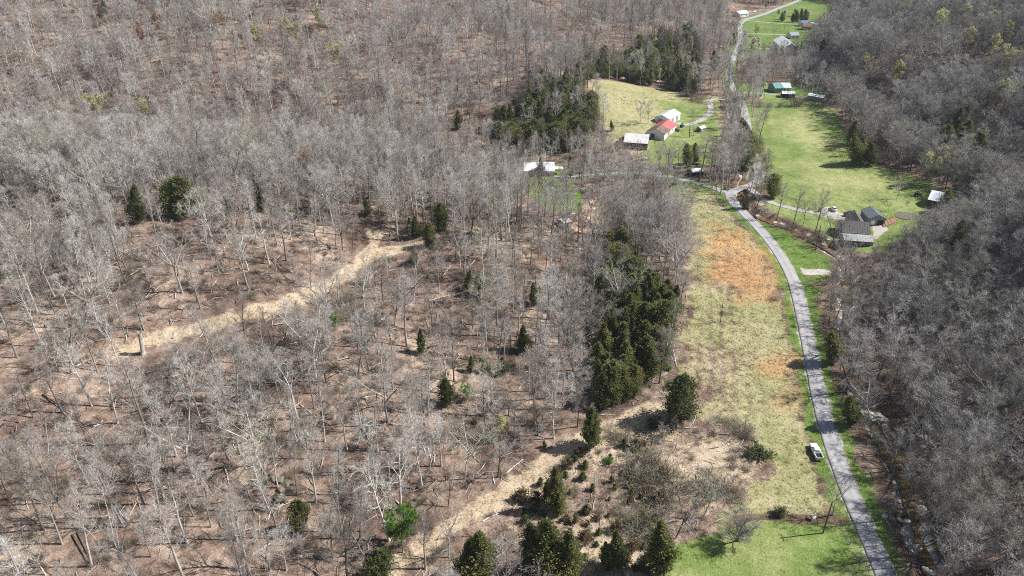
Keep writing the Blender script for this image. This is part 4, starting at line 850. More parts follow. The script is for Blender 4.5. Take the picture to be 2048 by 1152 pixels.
# raised beds, fire pit, gate pillar, bridge
for k, (px, py) in enumerate([(1767, 449), (1773, 447), (1779, 445), (1785, 443), (1790, 441)]):
    p = G(px, py); t = empty('raised_bed', p, R(75), f'narrow raised garden bed behind the house, {ORD[k]} from the house side', 'garden bed', 'raised garden beds')
    q = MB(); [q.box(*v) for v in ((-3, 3, -.6, -.5, -.2, .4), (-3, 3, .5, .6, -.2, .4), (-3, -2.9, -.497, .497, -.2, .4), (2.9, 3, -.497, .497, -.2, .4))]; q.build('frame', M['tan_wood'], t); MB().box(-2.9, 2.9, -.5, .5, -.2, .3).build('soil', M['soil'], t)
p = G(1814, 432); t = empty('garden_plot', p, .1, 'round plot of grey dead stalks on the lawn', 'garden plot')
MB().loft([[(r * 1.25 * math.cos(a), r * math.sin(a), z) for a in np.linspace(0, 6.283, 28, endpoint=False)] for r, z in ((4.2, -.2), (4.1, .12), (3.6, .2), (.2, .25))]).build('bed', M['dark_rock'], t)
V, Fq = [], []; T = Tree(8)
for i in range(260):
    a = T.r.uniform(0, 6.28); r_ = 3.9 * math.sqrt(T.r.random()); p0 = np.array([r_ * 1.25 * math.cos(a), r_ * math.sin(a), .1]); T.rib.append((p0, p0 + np.array([T.r.gauss(0, .4), T.r.gauss(0, .4), T.r.uniform(.3, .9)]), .06))
V, Fq = T.ribbons(); obj('stalks', raw_mesh('stalks', V, Fq, M['old_wood']), t)
p = G(1639, 424); t = empty('gate_pillar', p, 0, 'stone gate pillar at the edge of the gravel drive', 'pillar')
MB().box(-.5, .5, -.5, .5, -.3, 2.2).build('shaft', M['grey_wall'], t); MB().box(-.6, .6, -.6, .6, 2.2, 2.4).build('cap', M['limestone'], t)
a, b_ = G(1436, 199), G(1470, 202); c = (a + b_) / 2; d = b_ - a; L = math.hypot(d[0], d[1]); t = empty('farm_bridge', (c[0], c[1], float(base_h(c[0], c[1]))), math.atan2(d[1], d[0]), 'low concrete bridge carrying the farm lane over the creek', 'bridge')
MB().box(-L / 2, L / 2, -2.2, 2.2, -.25, .16).build('deck', M['gravel'], t)
for s in (-1, 1): MB().box(-L / 2, L / 2, min(s * 2.2, s * 2.45), max(s * 2.2, s * 2.45), -.4, .5).build('parapet', M['limestone'], t)

# ------------------------------------------------------------------ plants placed one by one from the photograph
TAKEN = []; CLEAR = []
def spin(o, leanx, rz):
    o.rotation_euler = (Matrix.Rotation(leanx, 3, 'Y') @ Matrix.Rotation(rz, 3, 'Z')).to_euler()
def lm(base, top, var, label=None, wide=1.0, kind=BARE, name='bare_tree', noun='bare tree', adj=None, group='bare trees', cat='tree'):
    p, h, off = height_for(base, top); h = min(max(h, 2.0), 30); parts = kind[var]
    if kind in (BUD, RUST) and base[1] < 400 and not label: h = RNG.uniform(15, 19) if kind is BUD else 13.0; p = G(*top, lift=h); p[2] = float(HH(p[0], p[1])); off = 0
    o = plant(name, parts, p, h, None, label, cat, group, noun=noun, adj=adj or tone(h), wide=wide)
    spin(o, math.atan2(max(-.5 * h, min(.5 * h, off)), h), RNG.uniform(0, 6.28)); TAKEN.append((p[0], p[1])); (CLEAR.append((p[0], p[1], 4.0, 32.0)) if kind in (BUD, RUST, FRESH, BLOS) else None); return o
def tone(h): return 'tall grey' if h > 17 else ('mid-size grey' if h > 12 else ('slim grey' if h > 7 else 'tiny grey'))
L_ = [  # base, top, variant, label, width
    ((251, 534), (241, 450), 7, 'stout pale tree with few upper limbs in brown leaf litter', .8), ((217, 502), (185, 388), 3, 'slender pale tree leaning left above the brown hillside', .8),
    ((312, 468), (290, 370), 0, 'thin white trunked tree in front of the two crest cedars', .7), ((125, 570), (90, 448), 1, None, .8), ((50, 519), (12, 438), 7, None, .8), ((87, 505), (45, 370), 1, None, .8),
    ((120, 517), (110, 470), 8, None, .8), ((365, 586), (334, 468), 6, 'spreading pale tree with a forked bright trunk in the brown clearing', 1.15), ((437, 545), (425, 468), 8, None, 1), ((430, 424), (422, 350), 3, None, .8),
    ((558, 458), (560, 348), 5, 'tall dark forked tree on the slope left of the hill track', .8), ((586, 455), (584, 360), 1, None, .8), ((629, 472), (627, 390), 3, None, .7), ((647, 465), (646, 385), 0, None, .7), ((671, 492), (670, 403), 1, None, .7),
    ((706, 497), (703, 428), 7, None, .8), ((622, 576), (620, 488), 8, 'thin tree standing on the near edge of the sandy hill track', .8), ((921, 538), (912, 455), 2, None, .9), ((974, 508), (985, 410), 5, None, .9),
    ((142, 748), (120, 601), 5, 'big pale forked tree with open crown left of the snag', .95), ((117, 743), (82, 658), 2, None, .8), ((240, 733), (185, 608), 1, 'pale tree leaning left just in front of the snag', .8),
    ((252, 676), (225, 591), 0, None, .7), ((67, 836), (25, 736), 7, None, .8), ((236, 847), (202, 726), 2, 'stout leaning tree with a flared pale foot on the lower slope', .9), ((405, 777), (385, 650), 5, 'broad crowned tree with pale lower trunk below the sandy track', .9),
    ((439, 782), (435, 651), 3, None, .8), ((354, 755), (341, 688), 8, None, .9), ((632, 755), (617, 590), 5, 'great forked tree with a thick pale trunk in the middle of the slope', .9), ((716, 748), (729, 631), 6, 'dark V-forked tree near the middle of the slope', .8),
    ((647, 681), (645, 576), 3, None, .7), ((572, 671), (565, 590), 0, None, .6), ((789, 651), (795, 575), 2, None, .8), ((827, 806), (820, 716), 1, None, .7), ((778, 816), (773, 730), 4, None, .6), ((581, 863), (572, 770), 3, None, .7),
    ((687, 864), (680, 770), 4, None, .7), ((537, 736), (533, 691), 8, None, .7), ((560, 806), (540, 721), 7, None, .7), ((141, 1046), (67, 909), 2, 'thick pale trunk leaning left near the bottom left corner', .8),
    ((87, 1059), (15, 880), 1, None, .7), ((271, 1152), (200, 1004), 4, 'pair of pale trunks at the bottom edge of the slope', .7), ((422, 1054), (395, 930), 0, 'white barked tree with bushy crown on the lower slope', .7), ((202, 1036), (172, 924), 7, None, .7),
    ((537, 1152), (517, 1050), 2, None, .8), ((594, 990), (580, 864), 3, None, .6), ((683, 1064), (674, 930), 1, None, .7), ((808, 944), (803, 864), 8, None, .6), ((727, 1134), (718, 1068), 9, 'small white tree with a starry spreading crown', .9),
    ((898, 1114), (894, 1004), 2, 'pale dead looking tree beside the foot of the sandy track', .7), ((930, 958), (945, 830), 6, 'dark vine-hung tree with leaning stems at the wood edge', .8), ((995, 954), (1010, 850), 5, None, .8),
    ((1666, 1027), (1682, 946), 6, 'dark bare tree leaning over the road edge above the lawn ditch', .8), ((1405, 1035), (1440, 955), 9, 'leaning dark tree on the brushy bank above the lawn', .8), ((1351, 1076), (1388, 985), 9, 'leaning whitish tree beside the corner of the lawn', .8),
    ((1793, 398), (1806, 348), 5, 'large bare tree in the meadow behind the dark roofed house', 1.0), ((1602, 397), (1607, 369), 9, 'small pinkish tree in the meadow near the round dark cedar', .9), ((1606, 451), (1617, 395), 6, 'pale airy tree beside the gravel drive', .8),
    ((1639, 438), (1646, 398), 7, 'thin leaning tree next to the gate pillar', .8), ((1751, 400), (1752, 378), 9, 'tiny bare tree in the meadow left of the large bare tree', .9), ((1777, 422), (1778, 400), 9, 'small bare tree on the lawn behind the garage', .8), ((1813, 414), (1818, 398), 9, None, .8),
    ((1433, 398), (1432, 318), 5, 'bare tree with an ivy thick trunk at the road junction', .9), ((1526, 430), (1534, 400), 9, None, .8), ((1575, 452), (1580, 425), 9, None, .8), ((1650, 462), (1655, 438), 8, None, .8),
    ((1331, 513), (1350, 405), 6, 'great wide crowned tree leaning over the field corner', 1.0), ((1338, 550), (1352, 440), 5, None, 1.1), ((1349, 575), (1368, 465), 6, 'broad bare tree spreading over the tan field beside the cedar wood', 1.0), ((1180, 445), (1184, 380), 6, 'dark round crowned tree over the orange earth patch', .9),
    ((1280, 250), (1286, 195), 4, 'bare tree among white stones on the pasture', .9), ((1296, 248), (1300, 203), 6, None, .9), ((1387, 272), (1386, 215), 1, None, .7), ((1412, 300), (1414, 275), 9, None, .8), ((1316, 332), (1317, 280), 2, None, .8), ((1358, 336), (1359, 292), 4, None, .9), ((1346, 338), (1345, 300), 6, None, .9), ((1332, 332), (1334, 290), 6, None, .8),
    ((1722, 612), (1716, 565), 6, 'white sycamore leaning over the creek bank', .9), ((1685, 760), (1676, 690), 7, 'dead pale topped tree on the road verge', .9), ((2010, 800), (2020, 690), 6, None, .8), ((1917, 1010), (1925, 880), 5, None, .8),
    ((1950, 1060), (1960, 920), 2, None, .9), ((2030, 1120), (2040, 1000), 5, None, .9), ((1742, 835), (1735, 750), 6, None, .9), ((1790, 690), (1784, 590), 2, None, .9), ((1708, 540), (1712, 505), 9, None, .8), ((1772, 530), (1775, 490), 7, None, .8), ((1715, 560), (1716, 520), 8, None, .8)]
for base, top, var, lab, wd in L_: lm(base, top, var, lab, wd)
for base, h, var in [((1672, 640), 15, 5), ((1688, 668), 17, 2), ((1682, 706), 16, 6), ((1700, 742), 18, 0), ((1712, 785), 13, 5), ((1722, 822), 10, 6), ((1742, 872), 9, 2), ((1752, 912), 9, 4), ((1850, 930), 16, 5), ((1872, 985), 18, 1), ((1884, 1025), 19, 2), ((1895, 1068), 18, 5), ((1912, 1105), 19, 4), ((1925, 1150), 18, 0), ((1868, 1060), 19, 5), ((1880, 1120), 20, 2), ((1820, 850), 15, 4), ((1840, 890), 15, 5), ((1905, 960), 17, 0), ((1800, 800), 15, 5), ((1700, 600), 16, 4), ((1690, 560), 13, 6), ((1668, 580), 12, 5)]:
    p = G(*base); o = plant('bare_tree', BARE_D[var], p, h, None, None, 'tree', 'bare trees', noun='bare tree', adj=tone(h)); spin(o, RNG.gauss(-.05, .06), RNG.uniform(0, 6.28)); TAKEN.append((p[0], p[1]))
for base, h, var in [((1130, 372), 14, 5), ((1160, 370), 15, 2), ((1190, 366), 14, 4), ((1218, 362), 15, 5), ((1246, 362), 13, 0), ((1275, 360), 15, 6), ((1300, 366), 14, 5), ((1322, 370), 13, 2), ((1345, 374), 12, 6), ((1205, 382), 14, 5), ((1262, 380), 15, 4), ((1310, 388), 15, 5), ((1232, 390), 14, 6)]:
    p = G(*base); o = plant('bare_tree', BARE[var], p, h, None, None, 'tree', 'bare trees', noun='bare tree', adj=tone(h), wide=1.15); spin(o, RNG.gauss(0, .05), RNG.uniform(0, 6.28)); TAKEN.append((p[0], p[1]))
# far valley orchard and lawn trees
for base, top in [((1494, 72), (1495, 50)), ((1528, 60), (1529, 42)), ((1541, 58), (1543, 42)), ((1549, 76), (1550, 48)), ((1558, 57), (1560, 42)), ((1568, 60), (1570, 44)), ((1532, 72), (1532, 52)), ((1591, 65), (1592, 46)), ((1540, 37), (1540, 25)), ((1612, 90), (1608, 62))]: lm(base, top, 9, None, .7)
lm((1476, 1082), (1477, 1036), 0, 'low round grey tree with dense twigs alone on the lawn', 1.0, ORCH, group='bare trees')
lm((1513, 73), (1514, 50), 1, 'pale budding tree on the far lawn', 1, BUD, 'budding_tree', 'budding tree', None, 'budding trees')
# flowering / budding / coloured trees
lm((1507, 101), (1507, 76), 0, 'white flowering tree beside the far road', 1.1, BLOS, 'flowering_tree', group='white flowering trees'); lm((1516, 97), (1517, 74), 0, 'second white flowering tree touching the roadside one', 1.0, BLOS, 'flowering_tree', group='white flowering trees')
for k, (base, top) in enumerate([((1571, 38), (1571, 20)), ((1590, 33), (1591, 17)), ((1617, 36), (1618, 22)), ((1558, 32), (1558, 18)), ((1594, 110), (1595, 90)), ((1566, 112), (1566, 92))]): lm(base, top, 0, None, 1, BLOS, 'flowering_tree', 'flowering tree', 'creamy white', 'white flowering trees')
for base, top in [((583, 72), (583, 40)), ((1946, 32), (1938, 8)), ((1900, 55), (1890, 20)), ((1985, 65), (1978, 25)), ((2032, 75), (2024, 45)), ((1958, 85), (1946, 55)), ((2036, 130), (2026, 95)), ((2005, 105), (1995, 70)), ((1980, 15), (1970, -12)), ((1818, 22), (1814, 0)), ((1880, 62), (1884, 30)), ((2020, 190), (2010, 160)), ((188, 222), (184, 190)), ((285, 225), (280, 200)), ((665, 100), (668, 84)), ((620, 45), (633, 15)), ((505, 90), (508, 50)), ((1745, 140), (1738, 108)), ((1795, 150), (1800, 122)), ((1890, 350), (1880, 300)), ((1010, 880), (1005, 830))]: lm(base, top, RNG.randrange(2), None, 1, BUD, 'budding_tree', 'budding tree', 'pale yellow-green', 'budding trees')
for base, top in [((280, 75), (275, 50)), ((312, 42), (310, 25)), ((430, 45), (428, 20)), ((610, 350), (605, 308))]: lm(base, top, 0, None, 1, RUST, 'rusty_tree', 'leaf-keeping tree', 'orange brown', 'orange brown trees')
lm((805, 1105), (800, 1022), 0, 'bright green leafy tree near the foot of the sandy track', .72, FRESH, 'leafy_tree', group='fresh leaved trees'); lm((672, 660), (668, 628), 0, 'small fresh green sapling on the slope right of the forked tree', .6, FRESH, 'leafy_tree', group='fresh leaved trees')
lm((935, 800), (930, 770), 0, 'small yellow-green tree beside the dark cedar on the slope', .9, FRESH, 'leafy_tree', group='fresh leaved trees'); lm((1420, 1005), (1420, 985), 0, 'small bright green bush behind the whitish leaning tree', .9, FRESH, 'leafy_tree', group='fresh leaved trees')
# cedars
C_ = [((1362, 840), (1362, 752), 4, 'lone broad dark cedar at the edge of the tan field', .95), ((1183, 893), (1184, 815), 1, 'single cedar with a long shadow across the sandy track', .85), ((1324, 1148), (1322, 1043), 3, 'tall narrow dark cedar at the corner of the bottom lawn', 1.1),
      ((1548, 395), (1548, 347), 4, 'round dark cedar on the meadow beside the road junction', .95), ((1497, 330), (1496, 252), 1, None, 1.15), ((1490, 300), (1490, 235), 1, None, 1.1), ((1502, 316), (1501, 262), 2, None, 1.1), ((1485, 284), (1485, 232), 0, None, 1.1), ((1493, 340), (1492, 285), 2, None, 1.0), ((960, 1170), (958, 1066), 1, None, .95), ((938, 1168), (936, 1085), 0, None, .9), ((1062, 1150), (1060, 1048), 0, None, .8), ((1100, 1158), (1096, 1036), 1, None, .85), ((1140, 1165), (1138, 1065), 0, None, .9),
      ((1112, 1018), (1110, 935), 0, None, .8), ((1098, 1005), (1096, 960), 1, None, .9), ((1118, 1030), (1118, 985), 0, None, .9), ((1235, 1135), (1233, 1062), 0, None, .9), ((1214, 1140), (1212, 1085), 0, None, .9), ((760, 1165), (758, 1100), 2, None, 1.1), ((600, 1062), (594, 1000), 2, None, .9), ((893, 812), (890, 757), 2, None, .9), ((843, 708), (840, 657), 3, None, .9), ((735, 432), (730, 396), 0, None, .9),
      ((830, 530), (826, 500), 2, None, 1), ((831, 475), (829, 432), 1, None, .9), ((858, 492), (857, 445), 2, None, 1), ((856, 405), (856, 372), 2, None, 1), ((882, 462), (880, 406), 2, None, .9), ((820, 465), (818, 435), 0, None, 1), ((277, 445), (268, 368), 1, 'left one of the two dark cedars on the hill crest', .8), ((360, 435), (355, 352), 4, 'right broad one of the two dark cedars on the hill crest', 1.1), ((330, 425), (325, 372), 2, None, 1.0), ((385, 432), (380, 395), 2, None, 1.0), ((152, 480), (146, 436), 0, None, .9), ((524, 422), (520, 380), 1, None, .9),
      ((8, 448), (4, 420), 0, None, 1), ((961, 590), (958, 545), 1, None, .9), ((932, 578), (940, 540), 0, None, .9), ((1050, 705), (1046, 650), 1, None, .8), ((1068, 610), (1066, 566), 0, None, .9), ((972, 745), (970, 712), 1, None, .9), ((943, 745), (942, 712), 0, None, .9), ((1005, 750), (1005, 714), 1, None, .9), ((917, 258), (915, 220), 0, 'small dark cedar alone at the foot of the back hill', 1),
      ((1083, 352), (1081, 315), 0, 'dark cedar in front of the white roofed house', .9), ((1141, 355), (1140, 312), 3, 'narrow cedar right of the white roofed house', .9), ((1376, 335), (1374, 286), 2, None, .8), ((1392, 328), (1391, 285), 2, None, .7),
      ((1565, 43), (1565, 23), 1, 'far dark cedar left of the cedar clump', 1), ((1593, 44), (1594, 20), 1, None, 1), ((1604, 43), (1604, 16), 0, None, 1), ((1612, 42), (1612, 18), 1, None, 1), ((1586, 44), (1586, 26), 1, None, 1), ((212, 30), (205, 0), 1, None, 1), ((205, 32), (196, 8), 1, None, 1), ((1880, 310), (1872, 250), 4, None, .8), ((1920, 300), (1915, 240), 2, None, .9), ((1945, 320), (1938, 255), 2, None, .9), ((1905, 275), (1900, 215), 1, None, .9),
      ((1700, 290), (1694, 240), 1, None, .9), ((1715, 330), (1710, 270), 2, None, .9), ((1730, 325), (1726, 270), 1, None, .9), ((1745, 330), (1742, 280), 1, None, .9), ((1700, 185), (1696, 160), 0, None, .9), ((1735, 185), (1732, 160), 0, None, .9), ((1755, 180), (1752, 158), 0, None, .9), ((1650, 45), (1648, 22), 0, None, .9), ((1680, 40), (1680, 22), 0, None, .9), ((1470, 90), (1468, 65), 0, None, .9), ((1460, 95), (1458, 70), 1, None, .9), ((1640, 105), (1636, 80), 0, None, .9), ((1648, 100), (1648, 76), 1, None, .9),
      ((1885, 425), (1880, 380), 4, 'dark cedar at the corner of the tin roofed barn', .8), ((1670, 725), (1665, 660), 2, 'dark cedar on the verge between road and creek', .9), ((1705, 850), (1700, 790), 2, 'dark cedar beside the creek and road shade', .9), ((1905, 500), (1900, 440), 2, None, .7), ((1225, 262), (1222, 240), 0, None, .9), ((1430, 140), (1428, 100), 1, None, .9), ((1090, 895), (1088, 880), 0, None, 1), ((1208, 812), (1206, 745), 1, None, .9), ((1228, 806), (1226, 735), 2, None, .9), ((1250, 798), (1247, 735), 1, None, .9), ((1272, 790), (1270, 730), 2, None, .9), ((1200, 785), (1197, 720), 0, None, .9)]
def ced(p, h, var, lab, wd, off=0):
    o = plant('cedar', CED[var], p, h, None, lab, 'cedar tree', 'dark cedars', noun='cedar', adj='dark green' if h > 7 else 'young dark green', wide=wd); 
    spin(o, math.atan2(off, h) if abs(off) < .35 * h else 0, RNG.uniform(0, 6.28)); TAKEN.append((p[0], p[1]))
CEDPOS = []
for base, top, var, lab, wd in C_:
    p, h, off = height_for(base, top); ced(p, min(max(h, 2), 17), var, lab, wd, off); CEDPOS.append((p[0], p[1])); (CLEAR.append((p[0], p[1], 5.5, 40.0)) if lab and 'crest' in lab else None)
for (key, n, h0, h1, sep) in (('cedar_wood', 74, 8.0, 14, 2.2), ('cedar_hill', 60, 11, 16.5, 3.2), ('cedar_belt', 115, 10, 16, 3.4)):
    po = np.array(A[key]); got = []; tries = 0
    while len(got) < n and tries < 6000:
        tries += 1; x = RNG.uniform(po[:, 0].min(), po[:, 0].max()); y = RNG.uniform(po[:, 1].min(), po[:, 1].max())
        if key == 'cedar_belt' and RNG.random() > .5 + .5 * math.exp(-(sdist(np.array([x]), np.array([y]), A['pasture'])[0] + 6) ** 2 / 200): continue
        if not pip(np.array([x]), np.array([y]), A[key])[0] or any((x - a) ** 2 + (y - b) ** 2 < sep * sep for a, b in got) or sdist(np.array([x]), np.array([y]), A['pasture'])[0] > -1.5: continue
        got.append((x, y)); h = RNG.uniform(h0, h1); ced(np.array([x, y, float(HH(x, y))]), h, RNG.choice([0, 1, 1, 2, 2, 3, 4]), None, RNG.uniform(.95, 1.3) * (0.98 if key == 'cedar_wood' else 1))
o = lm((1493, 418), (1491, 372), 0, 'rusty brown cedar at the creek beside the road junction', .7, RCED, 'cedar', group='dark cedars', cat='cedar tree')
# small cedars and bushes of the scrub slope
for i in range(70):
    for _ in range(40):
        px, py = RNG.uniform(1040, 1330), RNG.uniform(890, 1150); p = G(px, py)
        if sdist(np.array([p[0]]), np.array([p[1]]), A['scrub'])[0] > 0 and seg_dist(np.array([p[0]]), np.array([p[1]]), coarse(W_TRACK))[0] > 4 and not any((p[0] - a) ** 2 + (p[1] - b) ** 2 < 3 for a, b in TAKEN): break
    k = 0 if RNG.random() < .6 else 1; TAKEN.append((p[0], p[1]))
    plant('shrub_cedar', SCED[k], p, RNG.uniform(1.2, 3.0), cat='shrub', group='small scrub cedars', noun='shrub cedar', adj=('small dark' if k == 0 else 'small brownish'), wide=RNG.uniform(.9, 1.4))
def bush(base, w_, h_, me, label, noun='bush', adj='grey', grp='bushes'):
    p = G(*base); o = obj('bush', me); o.location = (p[0], p[1], float(HH(p[0], p[1]))); o.scale = (w_, w_, h_); o.rotation_euler = (0, 0, RNG.uniform(0, 6.28)); tag(o, label, 'bush', grp); TAKEN.append((p[0], p[1]))
    if not label: say_where(o, noun, adj, p)
    return o
bush((1517, 910), 1.6, 1.0, GBUSH[0], 'dense round green bush at the edge of the field grass')
bush((1308, 855), 1.1, .8, GBUSH[0], 'green bush below the lone field cedar'); bush((1336, 738), 1.0, .8, GBUSH[1], 'small bright green bush at the corner of the cedar wood'); bush((675, 522), .6, .6, GBUSH[1], 'small fresh green bush above the sandy hill track'); bush((776, 523), .7, .7, GBUSH[1], 'pale green bush below the bend of the sandy track'); bush((828, 525), .9, .8, GBUSH[0], None, 'green bush', 'low'); bush((1218, 925), .9, .8, GBUSH[1], None, 'green bush', 'low'); bush((1562, 1026), .8, .9, GBUSH[0], 'dark bush growing on the lawn ditch')
for base, w_, h_ in [((1250, 885), 1.5, 1.1), ((1275, 905), 1.8, 1.3), ((1300, 940), 2.0, 1.7), ((1320, 960), 2.1, 1.8), ((1290, 980), 1.8, 1.5), ((1345, 985), 1.9, 1.6), ((1265, 960), 1.6, 1.2), ((1330, 1010), 1.6, 1.4), ((1420, 975), 1.8, 1.3), ((1445, 985), 1.6, 1.3), ((1400, 985), 1.5, 1.1), ((1475, 995), 1.2, .9), ((1455, 845), 1.1, .7), ((1475, 858), 1.2, .8), ((1490, 870), 1.1, .8), ((1438, 838), 1, .6), ((1290, 1050), 1.6, 1.3), ((1270, 1070), 1.5, 1.2), ((1310, 1060), 1.4, 1.0), ((1255, 1040), 1.3, 1.0), ((1225, 868), 1.2, .8), ((1320, 1085), 1.2, .9), ((690, 640), 1.8, 1.2), ((700, 600), 1.8, 1.2), ((720, 570), 1.6, 1.0), ((670, 650), 1.5, 1.0), ((280, 945), 1.8, 1.3), ((310, 930), 1.6, 1.1), ((1550, 600), 1, .5), ((1668, 555), 1.4, 1.2), ((1645, 478), 1.3, 1.2), ((1600, 470), 1.1, 1.0), ((1580, 455), 1.1, .9), ((1620, 484), 1.2, 1.1), ((1520, 350), 1, .9), ((1532, 360), 1.3, 1.4), ((1528, 340), 1.4, 1.5), ((1524, 322), 1.4, 1.4), ((1520, 305), 1.4, 1.4), ((1516, 290), 1.3, 1.3), ((1400, 205), 2, 1.6), ((1372, 193), 2.4, 2.2), ((1385, 200), 2.2, 2), ((1665, 300), 2, 1.8), ((1740, 318), 2.4, 2.2), ((1585, 213), 2, 2.2), ((1592, 212), 2, 2.4), ((1540, 214), 1.4, 1.2), ((1520, 214), 1.4, 1.3), ((1560, 214), 1.4, 1.3), ((1230, 300), 2, 1.5), ((1215, 305), 2, 1.4), ((1250, 308), 1.6, 1.2)]:
    bush(base, w_ * 1.3, h_ * 1.3, BRUSH[RNG.randrange(3)], None, 'brush clump', 'twiggy grey-brown')
# the broken snag, fallen logs, rocks
p, h, off = height_for((286, 707), (278, 661)); t = empty('broken_snag', p, 0, 'thick broken grey trunk standing in the sandy track', 'dead tree')
q = MB(); rings = []
for z, rr in ((-.4, .85), (.3, .62), (1.2, .5), (h * .5, .46), (h * .8, .44), (h * .94, .42)): rings.append([(off * z / h + rr * (1 + .08 * math.sin(3 * a)) * math.cos(a), rr * (1 + .08 * math.sin(3 * a)) * math.sin(a), z + (.35 * math.sin(5 * a + 1) + .2 * math.sin(9 * a) if z > h * .9 else 0)) for a in np.linspace(0, 6.283, 20, endpoint=False)])
q.loft(rings, 0, False); zt = h * .6; q.add(rings[-1] + [(off * .6, 0, zt)], [(i, (i + 1) % 20, 20) for i in range(20)]); q.build('trunk', M['old_wood'], t, True)
MB().tube([(off * .7, .3, h * .6), (off * .7 - .8, .5, h * .72), (off * .7 - 1.3, .6, h * .95)], [.13, .09, .03], 6).build('limb', M['dark_bark'], t)
def fallen(p0, p1, var, label=None):
    a, b_ = G(*p0), G(*p1); d = b_ - a; L = np.linalg.norm(d); base_l = (7, 9, 6)[var]; o = obj('fallen_log', LOGS[var]); s = max(.35, L / base_l); c = (a + b_) / 2
    o.location = (c[0], c[1], float(max(base_h(c[0], c[1]), c[2])) + .02); o.scale = (s, min(1.3, .5 + s * .6), min(1.3, .5 + s * .6)); o.rotation_euler = (0, -math.atan2(d[2], math.hypot(d[0], d[1])), math.atan2(d[1], d[0])); tag(o, label, 'fallen log', 'fallen logs')
    if not label: say_where(o, 'fallen log', ('grey', 'pale', 'dark')[var], c)
for p0, p1, v in [((540, 690), (615, 715), 0), ((575, 757), (640, 730), 1), ((615, 745), (665, 684), 1), ((860, 721), (925, 718), 1), ((865, 726), (915, 735), 0), ((905, 690), (950, 692), 0), ((855, 604), (900, 592), 1), ((868, 603), (890, 625), 0), ((955, 597), (975, 623), 0), ((920, 640), (936, 658), 0), ((672, 764), (695, 776), 1), ((600, 810), (635, 840), 1), ((725, 855), (790, 850), 1), ((735, 560), (758, 542), 1), ((738, 568), (750, 545), 1), ((755, 455), (780, 447), 1), ((762, 468), (810, 469), 0), ((885, 555), (903, 533), 1), ((540, 652), (598, 645), 1), ((545, 655), (548, 630), 1), ((345, 678), (372, 652), 1), ((195, 545), (240, 525), 0), ((225, 575), (320, 530), 2), ((545, 520), (580, 570), 2), ((560, 530), (600, 560), 2), ((85, 790), (160, 840), 2), ((150, 735), (195, 715), 1), ((185, 855), (225, 845), 1), ((725, 872), (760, 865), 1), ((790, 1000), (820, 1035), 1), ((800, 1010), (822, 1040), 1), ((680, 995), (735, 1002), 1), ((735, 945), (755, 985), 1), ((845, 892), (855, 918), 1), ((855, 895), (862, 922), 1), ((145, 1070), (175, 1130), 2), ((155, 1065), (185, 1135), 2), ((190, 1110), (230, 1085), 2), ((450, 935), (458, 975), 1), ((1010, 950), (1048, 920), 1), ((1345, 700), (1352, 735), 1), ((875, 1080), (905, 1050), 1), ((640, 1045), (665, 1062), 1), ((595, 1120), (620, 1100), 1), ((700, 830), (740, 815), 2), ((460, 700), (500, 690), 0), ((60, 700), (120, 690), 2), ((10, 640), (50, 655), 0)]: fallen(p0, p1, v)
fallen((1197, 830), (1229, 831), 1, 'sawn pale log lying beside the sandy track')
def rock(px, py, s, var, label=None, sq=.6, noun='boulder', adj='dark mossy', name='boulder'):
    p = G(px, py); o = obj(name, ROCKS[var]); o.location = (p[0], p[1], p[2] + .12 * s); o.scale = (s, s * RNG.uniform(.7, 1.1), s * RNG.uniform(.7, 1.1)); o.rotation_euler = (RNG.gauss(0, .15), RNG.gauss(0, .15), RNG.uniform(0, 6.28)); tag(o, label, 'rock', noun + 's')
    if not label: say_where(o, noun, adj, p)
for px, py, s in [(515, 960, 1.3), (528, 955, 1.1), (548, 955, 1.6), (560, 962, 1.4), (572, 968, 1.2), (582, 968, 1.0), (562, 985, 1.5), (556, 995, 1.3), (568, 1000, 1.0), (760, 735, 1.5), (770, 742, 1.2), (745, 728, 1.3), (752, 755, 1.4), (645, 800, 1.2), (652, 825, 1.4), (660, 835, 1.3), (785, 822, 1.0), (700, 1095, 1.3), (640, 1110, 1.4), (655, 1118, 1.2), (825, 1010, 1.2), (835, 1000, 1.0), (480, 845, 1.1), (495, 850, 1.2), (1000, 520, 1.3), (990, 530, 1.1), (1015, 525, 1.0), (300, 640, .8), (165, 1010, .8), (940, 960, 1.0), (865, 545, 1.0), (600, 470, .9)]: rock(px, py, s, RNG.randrange(3))
rock(570, 462, 1.1, 4, 'single pale boulder on the upper slope left of the track', noun='pale boulder')
for px, py, s in [(1728, 825, 1.6), (1740, 828, 2.0), (1752, 832, 2.0), (1762, 838, 1.7), (1745, 838, 1.5), (1730, 830, 1.2), (1845, 1018, 1.2), (1770, 1033, .9), (1785, 1038, .8), (1800, 1040, .8), (1815, 1043, .9), (1835, 1095, .9), (1862, 1146, 1.0), (1852, 1138, .8), (1550, 445, .9), (1562, 448, .9), (1515, 432, 1.0), (1485, 388, 1.2), (1475, 378, 1.0), (1490, 400, 1.1), (1645, 474, 1.2), (1655, 480, 1.0), (1625, 1034, .8)]: rock(px, py, s, 3 + RNG.randrange(3), None, noun='limestone slab', adj='pale', name='limestone_slab')
for i in range(46): rock(RNG.gauss(1228, 14), RNG.gauss(207, 9), RNG.uniform(.35, .9), 3 + RNG.randrange(3), None, noun='pasture stone', adj='white', name='pasture_stone')
for i in range(16): rock(RNG.gauss(1292, 16), RNG.gauss(245, 3), RNG.uniform(.4, .9), 3 + RNG.randrange(3), None, noun='pasture stone', adj='white', name='pasture_stone')
for i in range(10): rock(1440 + RNG.gauss(0, 16), 897 + RNG.gauss(0, 8), RNG.uniform(.25, .5), 3 + RNG.randrange(3), None, noun='pit stone', adj='pale', name='pit_stone')

